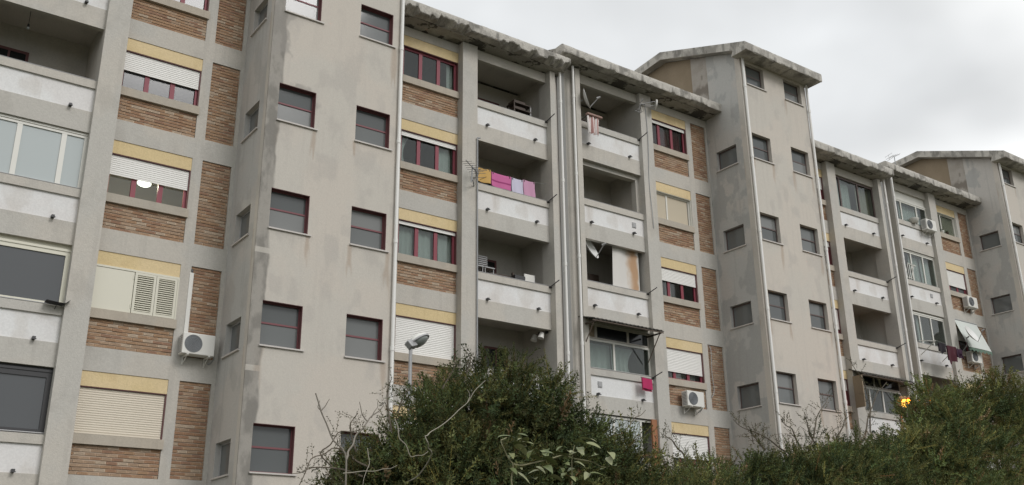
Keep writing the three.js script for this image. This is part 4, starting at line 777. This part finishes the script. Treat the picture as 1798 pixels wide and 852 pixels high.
{ // big rounded bush in front of the middle of the block
  const o = [-1.9, gy(-1.9, 12.5), 12.5], t = thing('bush', 'large rounded dark green bush in the middle foreground', 'bush', o);
  const out = [[-4.5, -2.15], [-4.1, -1.65], [-3.65, -1.15], [-3.25, -0.72], [-2.8, -0.4], [-2.3, -0.2], [-1.75, -0.22], [-1.3, -0.45], [-0.9, -0.75], [-0.35, -1.0], [0.3, -1.25], [1.0, -1.6]];
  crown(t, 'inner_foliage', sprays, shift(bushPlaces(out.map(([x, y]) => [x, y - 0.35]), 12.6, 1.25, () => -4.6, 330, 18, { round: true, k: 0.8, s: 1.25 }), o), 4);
  crown(t, 'crown', sprays, shift(bushPlaces(out, 12.6, 1.7, () => -4.6, 820, 17, { round: true, k: 0.98 }), o), 3);
  limbs(t, [[[0, -0.2, 0], [-0.4, 1.2, 0.1], [-0.9, 2.4, 0.2], [-1.4, 3.0, 0.3]], [[0.1, -0.2, 0], [0.3, 1.4, 0], [0.1, 2.8, 0.1], [0.0, 3.9, 0]], [[0.15, -0.2, 0.1], [0.9, 1.0, 0.3], [1.5, 2.2, 0.2], [2.0, 2.8, 0.1]]], 0.11);
  // loose twigs that stand out of the outline
  const r = rng(5), tw = [], tl = [];
  const loose = [[[-4.6, -2.2, 13], [-5.0, -1.75, 13], [-4.8, -1.48, 13.1], [-4.45, -1.42, 13.1]], [[-4.4, -2.0, 13], [-5.15, -1.95, 13.1], [-5.45, -2.05, 13.2]], [[-4.2, -1.9, 13], [-4.9, -1.7, 13.2], [-5.2, -1.85, 13.2], [-5.35, -2.2, 13.2]], [[-4.0, -1.4, 13], [-4.06, -1.1, 13], [-4.08, -0.85, 13], [-4.02, -0.7, 13]], [[-3.1, -0.7, 12.8], [-2.95, -0.45, 12.8], [-2.87, -0.28, 12.8]], [[-2.6, -0.5, 12.6], [-2.5, -0.2, 12.6], [-2.45, -0.05, 12.6]], [[0.2, -1.3, 12.5], [0.55, -0.95, 12.5], [0.8, -0.7, 12.5], [1.05, -0.55, 12.5]], [[-0.9, -0.9, 12.5], [-0.7, -0.6, 12.5], [-0.55, -0.5, 12.5]], [[-3.75, -1.1, 12.7], [-3.65, -0.8, 12.7], [-3.5, -0.62, 12.7]], [[-4.7, -2.3, 13.2], [-5.05, -2.2, 13.3], [-5.3, -2.35, 13.3]], [[-4.5, -1.7, 13], [-4.6, -1.35, 13], [-4.5, -1.2, 13]]];
  for (const L of loose) { tl.push(taper(rel(o, L), 0.014, 0.005, 5)); const c = new THREE.CatmullRomCurve3(L.map(V3)); for (let i = 0; i < 16; i++) { const u = 0.15 + 0.85 * r(), p = c.getPointAt(Math.min(1, u)), k = 0.8 + 0.9 * r(); tw.push({ p: p.add(new THREE.Vector3((r() - 0.5) * 0.09, (r() - 0.5) * 0.09, (r() - 0.5) * 0.1)), d: new THREE.Vector3(r() - 0.5, r() - 0.2, r() - 0.5).normalize(), s: 0.35 + 0.3 * r(), c: lin(0.06 * k, 0.062 * k, 0.036 * k) }); } }
  crown(t, 'foliage', sparse, shift(tw, o), 8); mesh('twig', tl, M.bark, t).userData.kind = 'stuff';
}
{ // leafless pale shrub in front of it
  const o = [-5.05, gy(-5.05, 14.2), 14.2], t = thing('dry_shrub', 'leafless pale grey branches forking in front of the stair tower base', 'dry shrub', o);
  const L = [[[[-5.05, -4.6, 14.2], [-5.1, -3.2, 14.1], [-5.12, -2.3, 14], [-5.14, -1.9, 14], [-5.3, -1.75, 14], [-5.48, -1.42, 14], [-5.56, -1.22, 14]], 0.026], [[[-5.48, -1.42, 14], [-5.43, -1.36, 14], [-5.38, -1.27, 14]], 0.013], [[[-5.46, -1.45, 14], [-5.52, -1.38, 14], [-5.5, -1.3, 14]], 0.011], [[[-5.13, -1.95, 14], [-5.06, -1.84, 13.9], [-4.92, -1.63, 13.8], [-4.77, -1.45, 13.8], [-4.65, -1.33, 13.8], [-4.56, -1.23, 13.8]], 0.02], [[[-4.77, -1.45, 13.8], [-4.85, -1.36, 13.8], [-4.89, -1.22, 13.8]], 0.014], [[[-4.72, -1.4, 13.8], [-4.64, -1.26, 13.8], [-4.64, -1.18, 13.8]], 0.011]];
  for (const [p, r] of L) mesh('branch', taper(rel(o, p), r * 0.62, r * 0.3, 6), std({ color: lin(0.2, 0.18, 0.15) }), t);
}
{
  const o = [-4.2, gy(-4.2, 14.4), 14.4], t = thing('dry_branches', 'bleached bare branches curving in front of the large dark bush', 'dead branch', o);
  const L = [[[[-4.0, -2.1, 13.4], [-4.1, -1.82, 14.2], [-4.27, -1.75, 14.4], [-4.32, -1.67, 14.4], [-4.19, -1.6, 14.3], [-3.91, -1.41, 14.3], [-3.65, -1.18, 14.3], [-3.39, -0.88, 14.3]], 0.022], [[[-3.66, -1.19, 14.3], [-3.62, -1.1, 14.3], [-3.66, -1.02, 14.3]], 0.012], [[[-4.73, -1.5, 14.4], [-4.66, -1.72, 14.4], [-4.5, -1.92, 14.4], [-4.34, -1.89, 14.4], [-4.27, -1.84, 14.4]], 0.018], [[[-5.36, -2.16, 14.4], [-5.1, -2.12, 14.4], [-4.85, -2.08, 14.4], [-4.68, -2.03, 14.4]], 0.015], [[[-4.86, -1.8, 14.0], [-4.88, -1.99, 14.1], [-5.0, -2.2, 14.2], [-5.05, -2.6, 14.2]], 0.011]];
  for (const [p, r] of L) mesh('branch', taper(rel(o, p), r * 0.42, r * 0.18, 6), M.dry, t);
}
{ // plant with large pale leaves in front of the bush
  const o = [-3.5, gy(-3.5, 15.2), 15.2], t = thing('broadleaf_plant', 'plant with large pale green leaves in front of the dark bush', 'plant', o), r = rng(33);
  mesh('stem', [taper(rel(o, [[-3.67, -4.6, 15.2], [-3.67, -3.2, 15.3], [-3.67, -2.4, 15.3], [-3.68, -2.06, 15.3], [-3.77, -1.96, 15.3], [-3.86, -1.8, 15.3], [-3.74, -1.75, 15.25]]), 0.016, 0.006, 6), taper(rel(o, [[-3.68, -2.05, 15.3], [-3.45, -2.03, 15.3], [-2.95, -1.9, 15.3], [-2.5, -1.95, 15.3], [-2.3, -2.0, 15.3]]), 0.01, 0.004, 6), taper(rel(o, [[-3.4, -4.6, 15.1], [-3.2, -3.2, 15.2], [-2.9, -2.5, 15.2], [-2.75, -2.05, 15.2], [-2.7, -1.75, 15.2]]), 0.014, 0.005, 6)], std({ color: lin(0.2, 0.19, 0.11) }), t);
  const leafG = (l, w) => { const pos = [], n = 8, F = []; for (let i = 0; i <= n; i++) { const u = i / n, ww = w * Math.pow(Math.sin(Math.PI * Math.pow(u, 0.75)), 0.8) * 0.5, dr = -0.35 * l * u * u; F.push([[-ww, dr - 0.0 + ww * 0.35, u * l], [0, dr, u * l], [ww, dr + ww * 0.35, u * l]]); } for (const s of [0, -0.003]) for (let i = 0; i < n; i++) for (let k = 0; k < 2; k++) { const a = F[i][k], b = F[i][k + 1], c = F[i + 1][k + 1], d = F[i + 1][k], z = (p) => [p[0], p[1] + s, p[2]]; pos.push(...(s ? [...z(a), ...z(b), ...z(c), ...z(a), ...z(c), ...z(d)] : [...z(a), ...z(c), ...z(b), ...z(a), ...z(d), ...z(c)])); } const g = new THREE.BufferGeometry(); g.setAttribute('position', new THREE.Float32BufferAttribute(pos, 3)); return smoothNormals(g); };
  const G3 = [leafG(0.19, 0.085), leafG(0.15, 0.07), leafG(0.23, 0.1)], mats = [[0.19, 0.205, 0.085], [0.13, 0.155, 0.055], [0.25, 0.265, 0.14], [0.1, 0.125, 0.045]].map((c) => std({ color: lin(...c), roughness: 0.5, side: THREE.DoubleSide }));
  const at = [[-3.78, -1.78], [-3.7, -1.86], [-3.6, -1.84], [-3.5, -1.8], [-3.4, -1.95], [-3.55, -1.98], [-3.3, -1.98], [-3.14, -1.9], [-3.05, -1.84], [-2.95, -1.9], [-2.86, -1.8], [-2.76, -1.72], [-2.7, -1.85], [-2.75, -1.98], [-2.55, -1.92], [-2.4, -1.86], [-2.3, -1.9], [-2.22, -2.0], [-2.62, -2.05], [-2.8, -2.1], [-3.0, -2.06], [-3.2, -2.1], [-3.4, -2.12], [-3.6, -2.14], [-3.75, -2.08], [-2.45, -2.06], [-3.0, -2.16], [-3.3, -2.2], [-3.45, -1.9], [-2.6, -1.78]];
  for (const [x, y] of at.flatMap(([x, y]) => [[x, y], [x + (r() - 0.5) * 0.2, y + (r() - 0.6) * 0.14]])) { const m = new THREE.Mesh(G3[Math.floor(r() * 3)], mats[Math.floor(r() * 4)]); m.name = 'leaf'; m.position.set(x - o[0] + (r() - 0.5) * 0.05, y - o[1] + 0.02, (r() - 0.3) * 0.25); m.rotation.set(-0.3 + r() * 0.6, (r() - 0.5) * 3.6, (r() - 0.5) * 0.8, 'YXZ'); m.castShadow = m.receiveShadow = true; t.add(m); }
}
// bushes along the foot of the farther blocks
function roadsideBush(label, out, z0, D, n, seed, o = {}) {
  const xm = (out[0][0] + out[out.length - 1][0]) / 2, zm = typeof z0 === 'function' ? z0(xm) : z0, og = [xm, gy(xm, zm), zm], t = thing('bush', label, 'bush', og, undefined);
  crown(t, 'crown', sprays, shift(bushPlaces(out, z0, D, (x, z) => gy(x, z) + 0.1, n, seed, o), og), seed);
  limbs(t, [-0.25, 0, 0.22].map((f) => { const w = (out[out.length - 1][0] - out[0][0]) * f, h = Math.min(...out.map((q) => q[1])) - og[1]; return [[w * 0.3, -0.3, 0], [w * 0.6, h * 0.4, 0.1], [w, h * 0.9, 0]]; }), 0.12);
  if (o.twigs) { const r = rng(seed), tw = [], tl = []; for (const L of o.twigs) { tl.push(taper(rel(og, L), 0.03, 0.008, 5)); const c = new THREE.CatmullRomCurve3(L.map(V3)); const n = o.tn ?? 26; for (let i = 0; i < n; i++) { const u = 0.1 + 0.9 * i / n, p = c.getPointAt(Math.min(1, u)), k = 0.8 + 0.8 * r(); tw.push({ p: p.add(new THREE.Vector3((r() - 0.5) * 0.22, (r() - 0.5) * 0.22, (r() - 0.5) * 0.2)), d: new THREE.Vector3(r() - 0.5, r() - 0.1, r() - 0.5).normalize(), s: 0.6 + 0.5 * r(), c: lin(0.06 * k, 0.062 * k, 0.034 * k) }); } } crown(t, 'foliage', sparse, shift(tw, og), seed + 3); mesh('twig', tl, M.bark, t).userData.kind = 'stuff'; }
  return t;
}
roadsideBush('low olive green bush right of the large rounded bush', [[0.4, -1.65], [1.3, -1.5], [2.3, -1.3], [3.4, -1.25], [4.4, -1.2], [5.6, -0.95], [6.6, -0.75]], (x) => 11.2 - 0.35 * x, 1.3, 230, 41, { s: 1.15, k: 1.1, twigs: [[[5.6, -0.9, 9], [5.39, -0.55, 9], [5.07, -0.28, 9], [4.83, -0.18, 9]], [[4.5, -1.1, 9.5], [4.2, -0.75, 9.5], [4.0, -0.6, 9.5]]], tn: 22 });
roadsideBush('olive green bush with an arching spray before the second stair tower', [[6.0, -0.95], [7.2, -0.8], [8.4, -0.6], [9.6, -0.35], [10.6, -0.1], [11.6, 0.1]], 8.0, 1.3, 210, 43, { s: 1.3, k: 1.1, twigs: [[[11.5, 0.0, 7.3], [10.4, 0.38, 7.2], [9.76, 0.63, 7], [9.31, 0.84, 7]], [[10.2, 0.1, 7.2], [9.9, 0.35, 7.2], [9.8, 0.55, 7.1]]], tn: 34 });
roadsideBush('reddish-tipped tangled bush before the right downpipe of the second tower', [[10.8, 0.0], [11.6, 0.25], [12.4, 0.45], [13.4, 0.5], [14.4, 0.5], [15.4, 0.6]], 7.4, 1.4, 210, 47, { s: 1.35, k: 1.1, twigs: [[[12.2, 0.3, 7], [12.6, 0.9, 7], [13.0, 1.5, 7], [13.35, 1.85, 7]], [[12.6, 0.4, 7], [12.3, 0.9, 7], [12.2, 1.3, 7]], [[13.4, 0.5, 7], [13.9, 1.1, 7], [14.1, 1.4, 7]], [[11.9, 0.3, 7], [11.6, 0.8, 7], [11.2, 1.0, 7]]], tn: 26 });
roadsideBush('broad olive green bush below the glowing orange lamp', [[14.6, 0.6], [16, 0.85], [17.4, 1.05], [18.6, 1.3], [19.8, 1.6], [21, 1.9]], 6.2, 1.6, 290, 53, { s: 1.55, k: 1.15, twigs: [[[17.6, 1.2, 5], [18.0, 2.0, 5], [18.7, 2.9, 5], [19.3, 3.3, 5]], [[18.0, 1.5, 5], [18.2, 2.4, 5], [18.0, 3.2, 5], [17.4, 3.8, 5]], [[20.2, 2.2, 5], [20.3, 2.9, 5], [20.6, 3.3, 5]]], tn: 20 });
roadsideBush('tall bright olive bush at the right edge of the picture', [[19.6, 1.9], [21, 2.7], [22.4, 3.4], [23.6, 3.9], [24.6, 4.2], [26, 4.15], [27.6, 4.2], [29.6, 4.4], [31, 4.5]], 5.0, 1.9, 470, 59, { s: 1.7, k: 1.35 });
//__END__
renderer.render(scene, camera);
